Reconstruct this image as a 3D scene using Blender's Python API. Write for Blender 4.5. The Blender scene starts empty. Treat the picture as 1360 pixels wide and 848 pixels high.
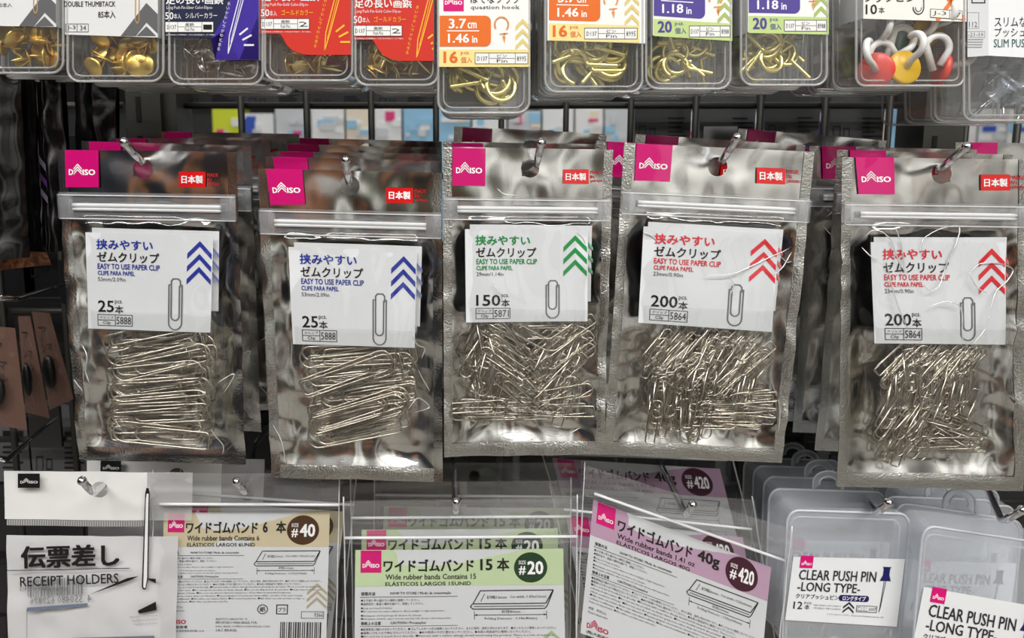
import bpy, math, random
from mathutils import Vector, Matrix, noise
C = bpy.context.scene
COL = C.collection
R = random.Random(7)

# ---------------------------------------------------------------- camera, light, exposure
CY = -0.40                      # the lens is 40 cm in front of the pouches
PITCH = math.radians(8)
F, PX, PY = 1000.0, 620.0, 310.0
cd = bpy.data.cameras.new('camera'); cam = bpy.data.objects.new('camera', cd); COL.objects.link(cam)
cam.location = (0, CY, 0); cam.rotation_euler = (math.pi/2-PITCH, 0, 0)
cd.sensor_width = 36; cd.lens = F/1360*36
cd.shift_x = (680-PX)/1360; cd.shift_y = -(424-PY)/1360
cd.clip_start = 0.005; cd.clip_end = 50
cd.dof.use_dof = True; cd.dof.focus_distance = 0.40; cd.dof.aperture_fstop = 11
C.camera = cam
C.view_settings.view_transform = 'Standard'; C.view_settings.look = 'None'
C.view_settings.exposure = -0.22; C.view_settings.gamma = 1
C.view_settings.use_curve_mapping = False
C.cycles.max_bounces = 10; C.cycles.transparent_max_bounces = 40
C.cycles.diffuse_bounces = 3; C.cycles.glossy_bounces = 5; C.cycles.transmission_bounces = 6
C.cycles.sample_clamp_indirect = 4; C.cycles.caustics_reflective = False; C.cycles.caustics_refractive = False
w = bpy.data.worlds.new('world'); C.world = w; w.use_nodes = True
w.node_tree.nodes['Background'].inputs[0].default_value = (0.80, 0.84, 0.90, 1)
w.node_tree.nodes['Background'].inputs[1].default_value = 0.16

def lamp(x, y, z, sx, sy, e, rx=0):
    l = bpy.data.lights.new('ceiling_lamp', 'AREA'); l.shape = 'RECTANGLE'; l.size = sx; l.size_y = sy; l.energy = e
    l.color = (1, 0.985, 0.96)
    o = bpy.data.objects.new('ceiling_lamp', l); COL.objects.link(o); o.location = (x, y, z); o.rotation_euler = (rx, 0, 0)
lamp(-1.0, -1.15, 1.38, 1.5, 0.12, 30)
lamp(0.8, -1.15, 1.38, 1.5, 0.12, 34)
lamp(-0.1, -1.65, 1.38, 3.4, 0.12, 42)
lamp(0.0, 1.35, 1.38, 2.6, 0.12, 22)

# ---------------------------------------------------------------- helpers
def lin(c):
    return tuple(((v/255)/12.92 if v/255 <= 0.04045 else ((v/255+0.055)/1.055)**2.4) for v in c)
MATS = {}
def bs(m): return m.node_tree.nodes['Principled BSDF']
def mat(name, rgb, rough=0.5, metal=0.0, spec=0.5, alpha=None, trans=0):
    if name in MATS: return MATS[name]
    m = bpy.data.materials.new(name); m.use_nodes = True; b = bs(m)
    b.inputs['Base Color'].default_value = (*lin(rgb), 1); b.inputs['Roughness'].default_value = rough
    b.inputs['Metallic'].default_value = metal; b.inputs['Specular IOR Level'].default_value = spec
    if trans: b.inputs['Transmission Weight'].default_value = trans
    MATS[name] = m; return m
def ink(rgb): return mat('ink_%02x%02x%02x' % rgb, rgb, 0.45, 0, 0.35)
def bumped(name, rgb, rough, metal, scale, dist, detail=3, ntype='FBM', scale2=0, dist2=0, spec=0.5):
    if name in MATS: return MATS[name]
    m = mat(name, rgb, rough, metal, spec); nt = m.node_tree; N = nt.nodes; L = nt.links
    tc = N.new('ShaderNodeTexCoord'); n1 = N.new('ShaderNodeTexNoise'); n1.noise_type = ntype
    n1.inputs['Scale'].default_value = scale; n1.inputs['Detail'].default_value = detail
    L.new(tc.outputs['Object'], n1.inputs['Vector'])
    b1 = N.new('ShaderNodeBump'); b1.inputs['Strength'].default_value = 1; b1.inputs['Distance'].default_value = dist
    L.new(n1.outputs[0], b1.inputs['Height'])
    if scale2:
        n2 = N.new('ShaderNodeTexNoise'); n2.inputs['Scale'].default_value = scale2
        L.new(tc.outputs['Object'], n2.inputs['Vector'])
        b2 = N.new('ShaderNodeBump'); b2.inputs['Distance'].default_value = dist2
        L.new(n2.outputs[0], b2.inputs['Height']); L.new(b1.outputs[0], b2.inputs['Normal']); b1 = b2
    L.new(b1.outputs[0], bs(m).inputs['Normal']); return m
def film(name, tint=(0.97, 0.97, 0.97), rough=0.05, gain=1.4, base=0.0, haze=0.0, hazec=(1, 1, 1), scale=60, dist=0.002, detail=2, ntype='RIDGED_MULTIFRACTAL', stretch=(1, 1, 1)):
    """thin clear plastic: light goes straight through, the surface mirrors by Fresnel; haze = milky share"""
    if name in MATS: return MATS[name]
    m = bpy.data.materials.new(name); m.use_nodes = True; nt = m.node_tree; N = nt.nodes; L = nt.links
    N.remove(N['Principled BSDF']); out = N['Material Output']
    tr = N.new('ShaderNodeBsdfTransparent'); tr.inputs[0].default_value = (*tint, 1)
    gl = N.new('ShaderNodeBsdfGlossy'); gl.inputs['Roughness'].default_value = rough; gl.inputs[0].default_value = (1, 1, 1, 1)
    fr = N.new('ShaderNodeLayerWeight'); fr.inputs[0].default_value = .5          # the same from both sides of the sheet
    p5 = N.new('ShaderNodeMath'); p5.operation = 'POWER'; p5.inputs[1].default_value = 5; L.new(fr.outputs['Facing'], p5.inputs[0])
    mu = N.new('ShaderNodeMath'); mu.operation = 'MULTIPLY_ADD'; mu.use_clamp = True; mu.inputs[1].default_value = .9*gain; mu.inputs[2].default_value = base+.045*gain
    L.new(p5.outputs[0], mu.inputs[0])
    if dist:
        tc = N.new('ShaderNodeTexCoord'); mp = N.new('ShaderNodeMapping'); mp.inputs['Scale'].default_value = stretch
        L.new(tc.outputs['Object'], mp.inputs[0])
        n1 = N.new('ShaderNodeTexNoise'); n1.noise_type = ntype; n1.inputs['Scale'].default_value = scale; n1.inputs['Detail'].default_value = detail
        L.new(mp.outputs[0], n1.inputs['Vector'])
        b1 = N.new('ShaderNodeBump'); b1.inputs['Distance'].default_value = dist
        L.new(n1.outputs[0], b1.inputs['Height']); L.new(b1.outputs[0], gl.inputs['Normal']); L.new(b1.outputs[0], fr.inputs['Normal'])
    body = tr
    if haze:
        df = N.new('ShaderNodeBsdfDiffuse'); df.inputs[0].default_value = (*hazec, 1)
        mh = N.new('ShaderNodeMixShader'); mh.inputs[0].default_value = haze
        L.new(tr.outputs[0], mh.inputs[1]); L.new(df.outputs[0], mh.inputs[2]); body = mh
    mx = N.new('ShaderNodeMixShader'); L.new(mu.outputs[0], mx.inputs[0]); L.new(body.outputs[0], mx.inputs[1]); L.new(gl.outputs[0], mx.inputs[2])
    L.new(mx.outputs[0], out.inputs[0]); MATS[name] = m; return m

cp, sp = math.cos(PITCH), math.sin(PITCH)
def P(px, py, y):
    """the point at depth y seen at photo pixel (px, py)"""
    a, b = (px-PX)/F, -(py-PY)/F
    d = Vector((a, cp + b*sp, -sp + b*cp))
    t = (y-CY)/d.y
    return Vector((0, CY, 0)) + d*t
class Quad:
    """a four-cornered sheet standing at depth y: TL, TR, BR, BL; q(u, v, d) lies d in front of it"""
    def __init__(s, tl, tr, br, bl, y):
        s.c = [P(*p, y) for p in (tl, tr, br, bl)]; s.y = y; s.px = (tl, tr, br, bl)
        s.w = (s.c[1]-s.c[0]).length; s.h = (s.c[3]-s.c[0]).length
    def __call__(s, u, v, d=0.0):
        a, b, c, e = s.c
        p = (a*(1-u)+b*u)*(1-v) + (e*(1-u)+c*u)*v
        return Vector((p.x, p.y-d, p.z))
    def inv(s, px, py):
        """u, v of the photo pixel"""
        u = v = 0.5
        p = P(px, py, s.y)
        for _ in range(12):
            q = s(u, v); e = p-q
            du = s(u+1e-3, v)-q; dv = s(u, v+1e-3)-q
            det = du.x*dv.z-du.z*dv.x
            u += 1e-3*(e.x*dv.z-e.z*dv.x)/det; v += 1e-3*(du.x*e.z-du.z*e.x)/det
        return u, v
    def sub(s, u0, v0, u1, v1, d=0):
        q = Quad.__new__(Quad); q.c = [s(u0, v0, d), s(u1, v0, d), s(u1, v1, d), s(u0, v1, d)]; q.y = s.y-d
        q.w = (q.c[1]-q.c[0]).length; q.h = (q.c[3]-q.c[0]).length; return q

ORG = {}
def tag(o, label, cat, group=None, kind=None):
    o['label'] = label; o['category'] = cat
    if group: o['group'] = group
    if kind: o['kind'] = kind
    return o
def thing(name, loc, label, cat, group=None):
    o = bpy.data.objects.new(name, None); COL.objects.link(o); o.location = loc; o.empty_display_size = 0.01
    ORG[o.name] = Vector(loc); return tag(o, label, cat, group)
class MB:
    def __init__(s): s.v = []; s.f = []; s.m = []; s.sm = []; s.mats = []
    def mi(s, m):
        if m not in s.mats: s.mats.append(m)
        return s.mats.index(m)
    def add(s, verts, faces, m, smooth=True):
        n = len(s.v); s.v += [tuple(v) for v in verts]; k = s.mi(m)
        for f in faces: s.f.append([i+n for i in f]); s.m.append(k); s.sm.append(smooth)
    def box(s, lo, hi, m):
        x0, y0, z0 = lo; x1, y1, z1 = hi
        v = [(x0,y0,z0),(x1,y0,z0),(x1,y1,z0),(x0,y1,z0),(x0,y0,z1),(x1,y0,z1),(x1,y1,z1),(x0,y1,z1)]
        s.add(v, [(0,3,2,1),(4,5,6,7),(0,1,5,4),(1,2,6,5),(2,3,7,6),(3,0,4,7)], m, False)
    def tube(s, pts, r, m, n=6, closed=False, radii=None, caps=True):
        pts = [Vector(p) for p in pts]; K = len(pts); rings = []
        up = Vector((0.123, 0.9, 0.31)); 
        for i, p in enumerate(pts):
            a = pts[(i-1) % K] if closed or i else p; b = pts[(i+1) % K] if closed or i < K-1 else p
            t = (b-a).normalized()
            x = up - t*up.dot(t)
            if x.length < 1e-4: x = t.orthogonal()
            x.normalize(); y = t.cross(x); up = x
            rr = radii[i] if radii else r
            rings.append([p + (x*math.cos(2*math.pi*k/n) + y*math.sin(2*math.pi*k/n))*rr for k in range(n)])
        v = [q for g in rings for q in g]; f = []
        for i in range(K if closed else K-1):
            j = (i+1) % K
            for k in range(n): f.append((i*n+k, i*n+(k+1) % n, j*n+(k+1) % n, j*n+k))
        if not closed and caps: f += [tuple(range(n))[::-1], tuple((K-1)*n+k for k in range(n))]
        s.add(v, f, m)
    def ball(s, c, r, m, n=10):
        v = []; f = []
        for i in range(n+1):
            th = math.pi*i/n
            for k in range(n*2):
                ph = math.pi*k/n
                v.append((c[0]+r*math.sin(th)*math.cos(ph), c[1]+r*math.sin(th)*math.sin(ph), c[2]+r*math.cos(th)))
        N2 = n*2
        for i in range(n):
            for k in range(N2): f.append((i*N2+k, i*N2+(k+1) % N2, (i+1)*N2+(k+1) % N2, (i+1)*N2+k))
        s.add(v, f, m)
    def sheet(s, q, nu, nv, dfun, m, u0=0, v0=0, u1=1, v1=1, holes=()):
        """a bent sheet over part of a quad; dfun(u, v) is its height; holes are (u, v, radius) punched round"""
        v = []; f = []; dd = []
        cu = q.w*(u1-u0)/nu; cv = q.h*(v1-v0)/nv; cell = max(cu, cv)
        for j in range(nv+1):
            for i in range(nu+1):
                u = u0+(u1-u0)*i/nu; vv = v0+(v1-v0)*j/nv; mind = 9
                for hu, hv, hr in holes:
                    ax = (u-hu)*q.w; ay = (vv-hv)*q.h; ds = math.hypot(ax, ay)
                    if abs(ds-hr) < cell*0.62 and ds > 1e-6:
                        u = hu+ax/ds*hr/q.w; vv = hv+ay/ds*hr/q.h; ds = hr
                    mind = min(mind, ds-hr)
                dd.append(mind); v.append(q(u, vv, dfun(u, vv)))
        for j in range(nv):
            for i in range(nu):
                k = (j*(nu+1)+i, (j+1)*(nu+1)+i, (j+1)*(nu+1)+i+1, j*(nu+1)+i+1)
                if holes and (min(dd[a] for a in k) < -1e-6 or sum(dd[a] for a in k) < 1e-6): continue
                f.append(k)
        s.add(v, f, m)
    def build(s, name, parent=None, origin=None):
        org = Vector((0, 0, 0))
        if parent is not None: org = ORG[parent.name]
        elif origin is not None: org = Vector(origin)
        elif s.v:
            org = Vector((sum(a[0] for a in s.v)/len(s.v), sum(a[1] for a in s.v)/len(s.v), min(a[2] for a in s.v)))
        me = bpy.data.meshes.new(name); me.from_pydata([tuple(Vector(a)-org) for a in s.v], [], s.f)
        for m in s.mats: me.materials.append(m)
        me.polygons.foreach_set('material_index', s.m); me.polygons.foreach_set('use_smooth', s.sm); me.update()
        o = bpy.data.objects.new(name, me); COL.objects.link(o)
        if parent is not None: o.parent = parent
        else: o.location = org
        ORG[o.name] = org; return o
KIDS = {}
def kids(o): return [c for c in COL.objects if c.parent == o]
def copy_tree(root, loc, label=None, roty=0, rotz=0, rotx=0, skip=(), group=None, keep=None):
    r = root.copy(); COL.objects.link(r); r.location = loc; r.rotation_euler = (rotx, roty, rotz)
    if label: r['label'] = label
    if group: r['group'] = group
    if root.name not in KIDS: KIDS[root.name] = [(a, kids(a)) for a in kids(root)]
    for a, subs in KIDS[root.name]:
        nm = a.name.split('.')[0]
        if nm in skip or (keep and nm not in keep): continue
        c = a.copy(); COL.objects.link(c); c.parent = r
        for b in subs:
            d = b.copy(); COL.objects.link(d); d.parent = c
    return r

# ---- print on a card: text, rules and marks in the card's own units
TXT = {}
def glyphs(s, off, res):
    k = (s, off, res)
    if k not in TXT:
        c = bpy.data.curves.new('t', 'FONT'); c.body = s; c.size = 1; c.resolution_u = res; c.fill_mode = 'FRONT'
        o = bpy.data.objects.new('t', c); COL.objects.link(o)
        dg = bpy.context.evaluated_depsgraph_get(); dg.update()
        me = bpy.data.meshes.new_from_object(o.evaluated_get(dg))
        v = [(a.co.x, a.co.y) for a in me.vertices]; f = [tuple(p.vertices) for p in me.polygons]
        bpy.data.objects.remove(o); bpy.data.curves.remove(c); bpy.data.meshes.remove(me)
        if off >= .008:                                     # heavier strokes: the outline printed again slightly to each side
            sh = ((-off, -off*.6), (off, -off*.6), (off, off*.6), (-off, off*.6), (0, 0)); n = len(v)
            f = [tuple(i+n*q for i in p) for q in range(5) for p in f]; v = [(x+a, y+b_) for a, b_ in sh for x, y in v]
        TXT[k] = (v, f)
    return TXT[k]
class Print:
    def __init__(s, q, W, H, d=0.00015, dfun=None): s.q, s.W, s.H, s.d, s.mb, s.dfun = q, W, H, d, MB(), dfun
    def M(s, x, y, lay):
        u, v = x/s.W, y/s.H
        return s.q(u, v, s.d+lay*5e-5+(s.dfun(u, v) if s.dfun else 0))
    def poly(s, pts, col, lay=0): s.mb.add([s.M(x, y, lay) for x, y in pts], [tuple(range(len(pts)))[::-1]], ink(col), False)
    def rect(s, x0, y0, x1, y1, col, lay=0, n=1):
        for i in range(n):
            a, b = x0+(x1-x0)*i/n, x0+(x1-x0)*(i+1)/n
            s.poly([(a, y0), (b, y0), (b, y1), (a, y1)], col, lay)
    def line(s, pts, wd, col, lay=1, closed=False):
        if closed: pts = list(pts)+[pts[0]]
        for (x0, y0), (x1, y1) in zip(pts, pts[1:]):
            l = math.hypot(x1-x0, y1-y0) or 1; nx, ny = -(y1-y0)/l*wd/2, (x1-x0)/l*wd/2; ex, ey = (x1-x0)/l*wd*.3, (y1-y0)/l*wd*.3
            s.poly([(x0-ex+nx, y0-ey+ny), (x1+ex+nx, y1+ey+ny), (x1+ex-nx, y1+ey-ny), (x0-ex-nx, y0-ey-ny)], col, lay)
    def frame(s, x0, y0, x1, y1, wd, col, lay=1): s.line([(x0, y0), (x1, y0), (x1, y1), (x0, y1)], wd, col, lay, True)
    def disc(s, cx, cy, rx, ry, col, lay=1, n=36): s.poly([(cx+rx*math.cos(2*math.pi*k/n), cy+ry*math.sin(2*math.pi*k/n)) for k in range(n)], col, lay)
    def ring(s, cx, cy, rx, ry, wd, col, lay=1, n=24, a0=0, a1=360):
        s.line([(cx+rx*math.cos(math.radians(a0+(a1-a0)*k/n)), cy+ry*math.sin(math.radians(a0+(a1-a0)*k/n))) for k in range(n+1)], wd, col, lay)
    def text(s, t, x0, y0, x1, y1, col=(25, 22, 22), bold=0.0, res=2, lay=2, mirror=False, rot=0, skew=0):
        """fits the text's own box into x0..x1, y0..y1"""
        v, f = glyphs(t, bold, res)
        ax, bx = min(a[0] for a in v), max(a[0] for a in v); ay, by = min(a[1] for a in v), max(a[1] for a in v)
        o = []; cr, sr = math.cos(math.radians(rot)), math.sin(math.radians(rot)); mx, my = (x0+x1)/2, (y0+y1)/2
        n5 = len(v)//5 if bold >= .008 else len(v)
        for iv, (gx, gy) in enumerate(v):
            u = (gx-ax)/(bx-ax or 1); u = 1-u if mirror else u
            x = x0+u*(x1-x0); y = y1-(gy-ay)/(by-ay or 1)*(y1-y0); x += skew*(y1-y)
            dx, dy = x-mx, y-my
            o.append(s.M(mx+dx*cr-dy*sr, my+dx*sr+dy*cr, lay+.12*(iv//n5)))
        s.mb.add(o, f, ink(col), False)
    def chevron(s, cx, y, hw, rise, th, col, lay=1):
        s.poly([(cx, y), (cx+hw, y+rise), (cx+hw, y+rise+th), (cx, y+th)], col, lay)
        s.poly([(cx, y), (cx, y+th), (cx-hw, y+rise+th), (cx-hw, y+rise)], col, lay)
    def logo(s, x0, y0, x1, y1, col=(255, 255, 255), lay=2):
        W, H = x1-x0, y1-y0
        s.text('D', x0, y0+.50*H, x0+.17*W, y1, col, .03, 2, lay); s.text('ISO', x0+.52*W, y0+.50*H, x1, y1, col, .03, 2, lay)
        for k in range(3): s.chevron(x0+.335*W, y0+k*.23*H, .155*W, .40*H, .13*H, col, lay)
    def build(s, name, parent): return s.mb.build(name, parent)

# ---------------------------------------------------------------- shared materials
CLEAR = film('clear_film', gain=1.0, rough=0.04, scale=20, dist=0.0018, detail=1)
CLEAR2 = film('inner_film', gain=0.8, rough=0.05, scale=30, dist=0.0012, detail=1, tint=(.96, .96, .955), haze=.02)
POLY = film('poly_bag', gain=0.55, rough=0.08, haze=.005, hazec=(.8, .8, .8), scale=14, dist=0.0010, detail=1)
POLYH = film('poly_bag_header', gain=1.5, rough=0.10, haze=.10, hazec=(.75, .75, .75), scale=30, dist=0.0022, stretch=(.22, 1, 3.0), detail=3)
STYRENE = film('clear_styrene', gain=1.2, rough=0.04, haze=.03, scale=12, dist=0.0006, ntype='FBM')
RIMM = film('styrene_edge', gain=2.2, rough=0.08, haze=.28, hazec=(.9, .9, .9), dist=0, tint=(.85, .85, .84))
FROST = film('frosted_polypropylene', gain=1.0, rough=0.25, haze=.27, hazec=(.90, .93, .97), scale=10, dist=0.0008, ntype='FBM', tint=(.9, .92, .95))
FROSTE = film('frosted_edge', gain=1.3, rough=0.25, haze=.45, hazec=(.86, .89, .94), dist=0, tint=(.9, .92, .95))
ZIPM = film('zip_band_film', gain=1.4, rough=0.15, haze=.13, hazec=(.85, .87, .9), scale=30, dist=0.001, stretch=(.1, 1, 3))
RIBM = film('zip_rib', gain=1.5, rough=0.25, haze=.62, hazec=(.92, .93, .95), dist=0)
RIBM2 = film('zip_crush', gain=1.6, rough=.12, haze=.13, hazec=(.85, .88, .95), dist=0)
FOIL = bumped('silver_foil', (226, 226, 224), 0.11, 1, 18, 0.012, 2, 'FBM', 2500, 0.00003)
SEAL = bumped('embossed_seal', (206, 207, 203), 0.26, 1, 1100, 0.0004, 2, 'FBM', 14, 0.004)
SEALD = bumped('smooth_seal', (210, 211, 210), 0.17, 1, 1100, 0.00015, 2, 'FBM', 16, 0.006)
STEEL = mat('chromed_steel', (215, 215, 218), 0.12, 1)
DSTEEL = mat('dark_steel', (120, 120, 122), 0.25, 1)
CLIPM = mat('clip_wire', (206, 200, 186), 0.24, 1)
PAPER = bumped('label_paper', (216, 219, 222), 0.5, 0, 18, 0.0012, 2, 'FBM', spec=.4)
PAGEB = mat('label_rear_page', (222, 224, 226), 0.55)
GOLD = mat('brass', (240, 206, 112), 0.3, .85)
BRASSY = mat('bright_brass', (242, 230, 150), 0.25, .85)
NICKEL = mat('nickel', (200, 198, 190), 0.2, 1)
PINK = (214, 8, 118)
INK = (28, 24, 24)

# ---------------------------------------------------------------- the setting
def structure(mb, name): o = mb.build(name, origin=(0, 0, 0)); o['kind'] = 'structure'; return o
b = MB(); b.box((-4, -2.1, -1.25), (4, 3, -1.2), mat('floor_vinyl', (150, 146, 138), .3)); structure(b, 'floor')
b = MB(); b.box((-4, -2.1, 1.42), (4, 3, 1.47), mat('ceiling_white', (225, 225, 222), .7)); structure(b, 'ceiling')
b = MB()                                                    # unseen shelving across the aisle, block colours laid out for the foil's reflections
b.box((-4, -2.05, -1.2), (4, -2.0, 1.42), mat('aisle_panel', (120, 120, 118), .6))
NAVY, BROWN, LGT, BLK, OLV = (mat('far_navy', (30, 34, 44), .6), mat('far_brown', (138, 92, 62), .6), mat('far_white', (236, 236, 232), .6),
                         mat('far_black', (14, 14, 15), .6), mat('far_olive', (98, 98, 84), .6))
for x0, x1, z0, z1, m in [(-3, -.62, -.85, 1.3, NAVY), (-.62, -.46, -.2, .5, BROWN), (-.62, -.46, -.7, -.25, BLK), (-.44, -.30, -.32, .3, BROWN), (-.28, -.18, -.5, .3, BLK), (-.16, .02, -.3, .3, OLV),
        (-.44, -.30, -.8, -.36, BLK), (-.16, -.02, -.8, -.36, BROWN), (.04, .30, -.35, .8, LGT), (.32, .40, -.4, .3, OLV), (.42, .95, -.35, .9, LGT), (1.0, 1.06, -.5, .5, BROWN), (1.08, 2.9, -.4, .9, LGT),
        (.04, .2, -.75, -.4, LGT), (.22, .34, -.75, -.42, BLK), (.36, .6, -.7, -.42, OLV), (.62, .8, -.72, -.4, LGT), (.82, .92, -.72, -.42, BROWN), (.94, 1.4, -.72, -.44, LGT), (1.42, 2.9, -.72, -.44, OLV),
        (-3, -.6, -1.18, -.88, BLK), (-.58, 1.3, -1.18, -.80, BROWN), (1.32, 2.9, -1.18, -.8, BROWN)]:
    b.box((max(-4, x0*1.38), -2.0, max(-1.2, z0*1.38)), (min(4, x1*1.38), -1.92+.02*R.random(), min(1.40, z1*1.38)), m)
structure(b, 'wall_rear')
for sx, nm in ((-1, 'wall_left'), (1, 'wall_right')):       # unseen stocked aisle ends, added to vary what the film's sides mirror
    b = MB(); b.box((sx*4-.02, -2.1, -1.2), (sx*4+.02, 3, 1.42), mat('aisle_end', (96, 98, 100), .6))
    for k in range(12): y0 = -2.05+k*.42; b.box((sx*3.98-.06, y0, -1.1+.2*R.random()), (sx*3.98+.06, y0+.3, .2+.9*R.random()), R.choice((NAVY, BLK, LGT, BROWN, OLV)))
    structure(b, nm)
YG = 0.142
GRID = mat('grid_wire_grey', (44, 44, 40), .5, .3)
gx = [P(x, 140, YG).x for x in (-20, 66, 150, 235, 320, 407, 493, 579, 666, 752, 838, 924, 1010, 1096, 1182, 1285, 1354, 1440)]
gz = [P(600, 140, YG).z-0.0502*k for k in range(-4, 14)]
def grid_bay(x0, x1, label):
    r = thing('display_grid', ((x0+x1)/2, YG, gz[-1]-.02), label, 'display grid'); b = MB()
    for x in gx:
        if x0 < x < x1: b.tube([(x, YG, gz[0]+.02), (x, YG, gz[-1]-.02)], .0024, GRID, 6)
    for z in gz: b.tube([(x0, YG+.004, z), (x1, YG+.004, z)], .0024, GRID, 6)
    b.build('wire_mesh', r)
grid_bay(P(-60, 140, YG).x, P(160, 140, YG).x, 'wire display grid behind the black packs, left of the slotted upright')
grid_bay(P(224, 140, YG).x, P(1224, 140, YG).x, 'long grey wire display grid behind the silver pouches')
grid_bay(P(1280, 140, YG).x, P(1460, 140, YG).x, 'wire display grid at the far right behind the slim pin box')
POST = mat('upright_grey', (66, 66, 60), .45, .4)
def upright(px0, px1, name, label):
    b = MB(); a, c = P(px0, 140, .125).x, P(px1, 140, .125).x; b.box((a, .125, -.6), (c, .16, .32), POST)
    r = thing(name, ((a+c)/2, .14, -.6), label, 'upright'); b.build('column', r)
    b = MB(); mx = a+(c-a)*.36
    for k in range(16): z = P(180, 145, .124).z+.0268*(k-8); b.box((mx-.0016, .1243, z-.0085), (mx+.0016, .126, z+.0085), mat('slot_black', (6, 6, 6), .9))
    b.build('slot', r)
    b = MB(); b.box((c, .13, -.6), (c+.009, .16, .32), POST); b.build('flange', r)
upright(167, 213, 'shelf_upright', 'dark grey slotted shelf upright behind the leftmost silver pouch')
upright(1230, 1272, 'shelf_upright', 'grey slotted shelf upright behind the fifth pouch at the right')

# far aisle, seen through the gap
b = MB(); b.box((-1.7, 2.05, -1.2), (3, 2.12, 1.4), mat('far_panel', (60, 60, 62), .6)); structure(b, 'wall_far')
b = MB()
for z in (-.34, .26): b.box((-1.3, 1.58, z-.02), (1.75, 2.05, z), mat('far_shelf', (190, 190, 188), .5))
structure(b, 'trim_far_shelf')
FARC = [('white', (236, 238, 240)), ('lime yellow', (214, 226, 60)), ('pale blue', (150, 200, 232)), ('blue', (60, 90, 190)), ('pink', (222, 60, 130)), ('pale grey', (205, 210, 215)), ('magenta', (170, 50, 140)), ('cream', (238, 226, 208))]
seq = [1, 0, 5, 0, 7, 0, 2, 2, 0, 5, 0, 0, 5, 5, 0, 7, 0, 7, 3, 6, 7, 2, 0, 0, 5, 0]
x = P(286, 165, 1.62).x
ORD = 'first second third fourth fifth sixth seventh eighth ninth tenth eleventh twelfth thirteenth fourteenth fifteenth sixteenth seventeenth eighteenth nineteenth twentieth twenty-first twenty-second twenty-third twenty-fourth twenty-fifth twenty-sixth'.split()
for i, c in enumerate(seq):
    wd = .075+.02*R.random(); hh = .375+.03*R.random(); z0 = -.34
    r = thing('stocked_pack', (x+wd/2, 1.62, z0), '%s pack, %s from the left on the blurred far aisle shelf' % (FARC[c][0], ORD[i]), 'package', 'packs on the far shelf')
    b = MB(); b.box((x, 1.60, z0), (x+wd-.006, 1.70, z0+hh), mat('pack_'+FARC[c][0], FARC[c][1], .4)); b.build('pouch', r)
    for kk in range(5):
        b = MB(); c2 = R.choice([3, 4, 2, 5, 7, 0, 0, 2, 5]); xa = x+wd*R.random()*.7; za = -.035+.055*R.random(); b.box((xa, 1.597-.0005*kk, za), (min(x+wd-.006, xa+.012+.03*R.random()), 1.60, min(z0+hh, za+.008+.02*R.random())), mat('pack_'+FARC[c2][0], FARC[c2][1], .4)); b.build('label_panel', r)
    x += wd

# backs of the goods on the grid's other side
def back_pack(x0, x1, y0, y1, Y, tone, i, where):
    q = Quad((x0, y0), (x1, y0), (x1, y1), (x0, y1), Y)
    r = thing('hanging_pack', q(.5, 1), 'dim back of a carded pack %s' % where, 'package', 'packs hung on the other side of the grid')
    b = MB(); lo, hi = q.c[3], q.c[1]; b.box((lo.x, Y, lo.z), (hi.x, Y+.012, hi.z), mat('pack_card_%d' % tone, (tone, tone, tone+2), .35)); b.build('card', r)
    pr = Print(q, 90, 60, .0004)
    pr.rect(6, 20, 38, 24, (12, 12, 12)); pr.rect(52, 20, 84, 24, (12, 12, 12))
    for k in range(5): pr.rect(52, 32+k*4, 70+R.random()*14, 33.5+k*4, (14, 14, 14))
    pr.frame(8, 40, 18, 52, 1, (14, 14, 14)); pr.frame(24, 42, 32, 50, 1, (14, 14, 14))
    pr.build('print', r)
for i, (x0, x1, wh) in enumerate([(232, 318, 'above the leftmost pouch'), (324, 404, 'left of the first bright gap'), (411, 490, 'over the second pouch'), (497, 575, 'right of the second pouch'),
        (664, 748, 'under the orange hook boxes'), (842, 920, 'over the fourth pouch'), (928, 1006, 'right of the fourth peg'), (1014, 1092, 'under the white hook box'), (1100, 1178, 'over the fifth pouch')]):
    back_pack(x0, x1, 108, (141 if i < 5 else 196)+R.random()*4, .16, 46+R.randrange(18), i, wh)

# ---------------------------------------------------------------- pegs
def peg(pts, name_label, r=.0019, base=True):
    """a display peg: bracket on the grid, straight arm, upturned tip with a ball end"""
    pts = [Vector(p) for p in pts]
    t = thing('display_peg', pts[0], name_label, 'peg', 'display pegs')
    b = MB(); A, B = pts[-2], pts[-1]; path = list(pts[:-2]); pr = pts[-3]
    for k in range(7):
        s = k/6; p = (A+(pr-A).normalized()*.006)*(1-s)**2 + A*2*s*(1-s) + (A+(B-A).normalized()*.006)*s*s; path.append(p)
    path.append(B); b.tube(path, r, STEEL, 12); b.build('arm', t)
    b = MB(); b.ball(B, r*1.25, STEEL, 8); b.build('ball_tip', t)
    if base:
        b = MB(); p = pts[0]; b.box((p.x-.012, p.y-.003, p.z-.016), (p.x+.012, p.y, p.z+.016), DSTEEL); b.build('bracket', t)
    return t

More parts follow.
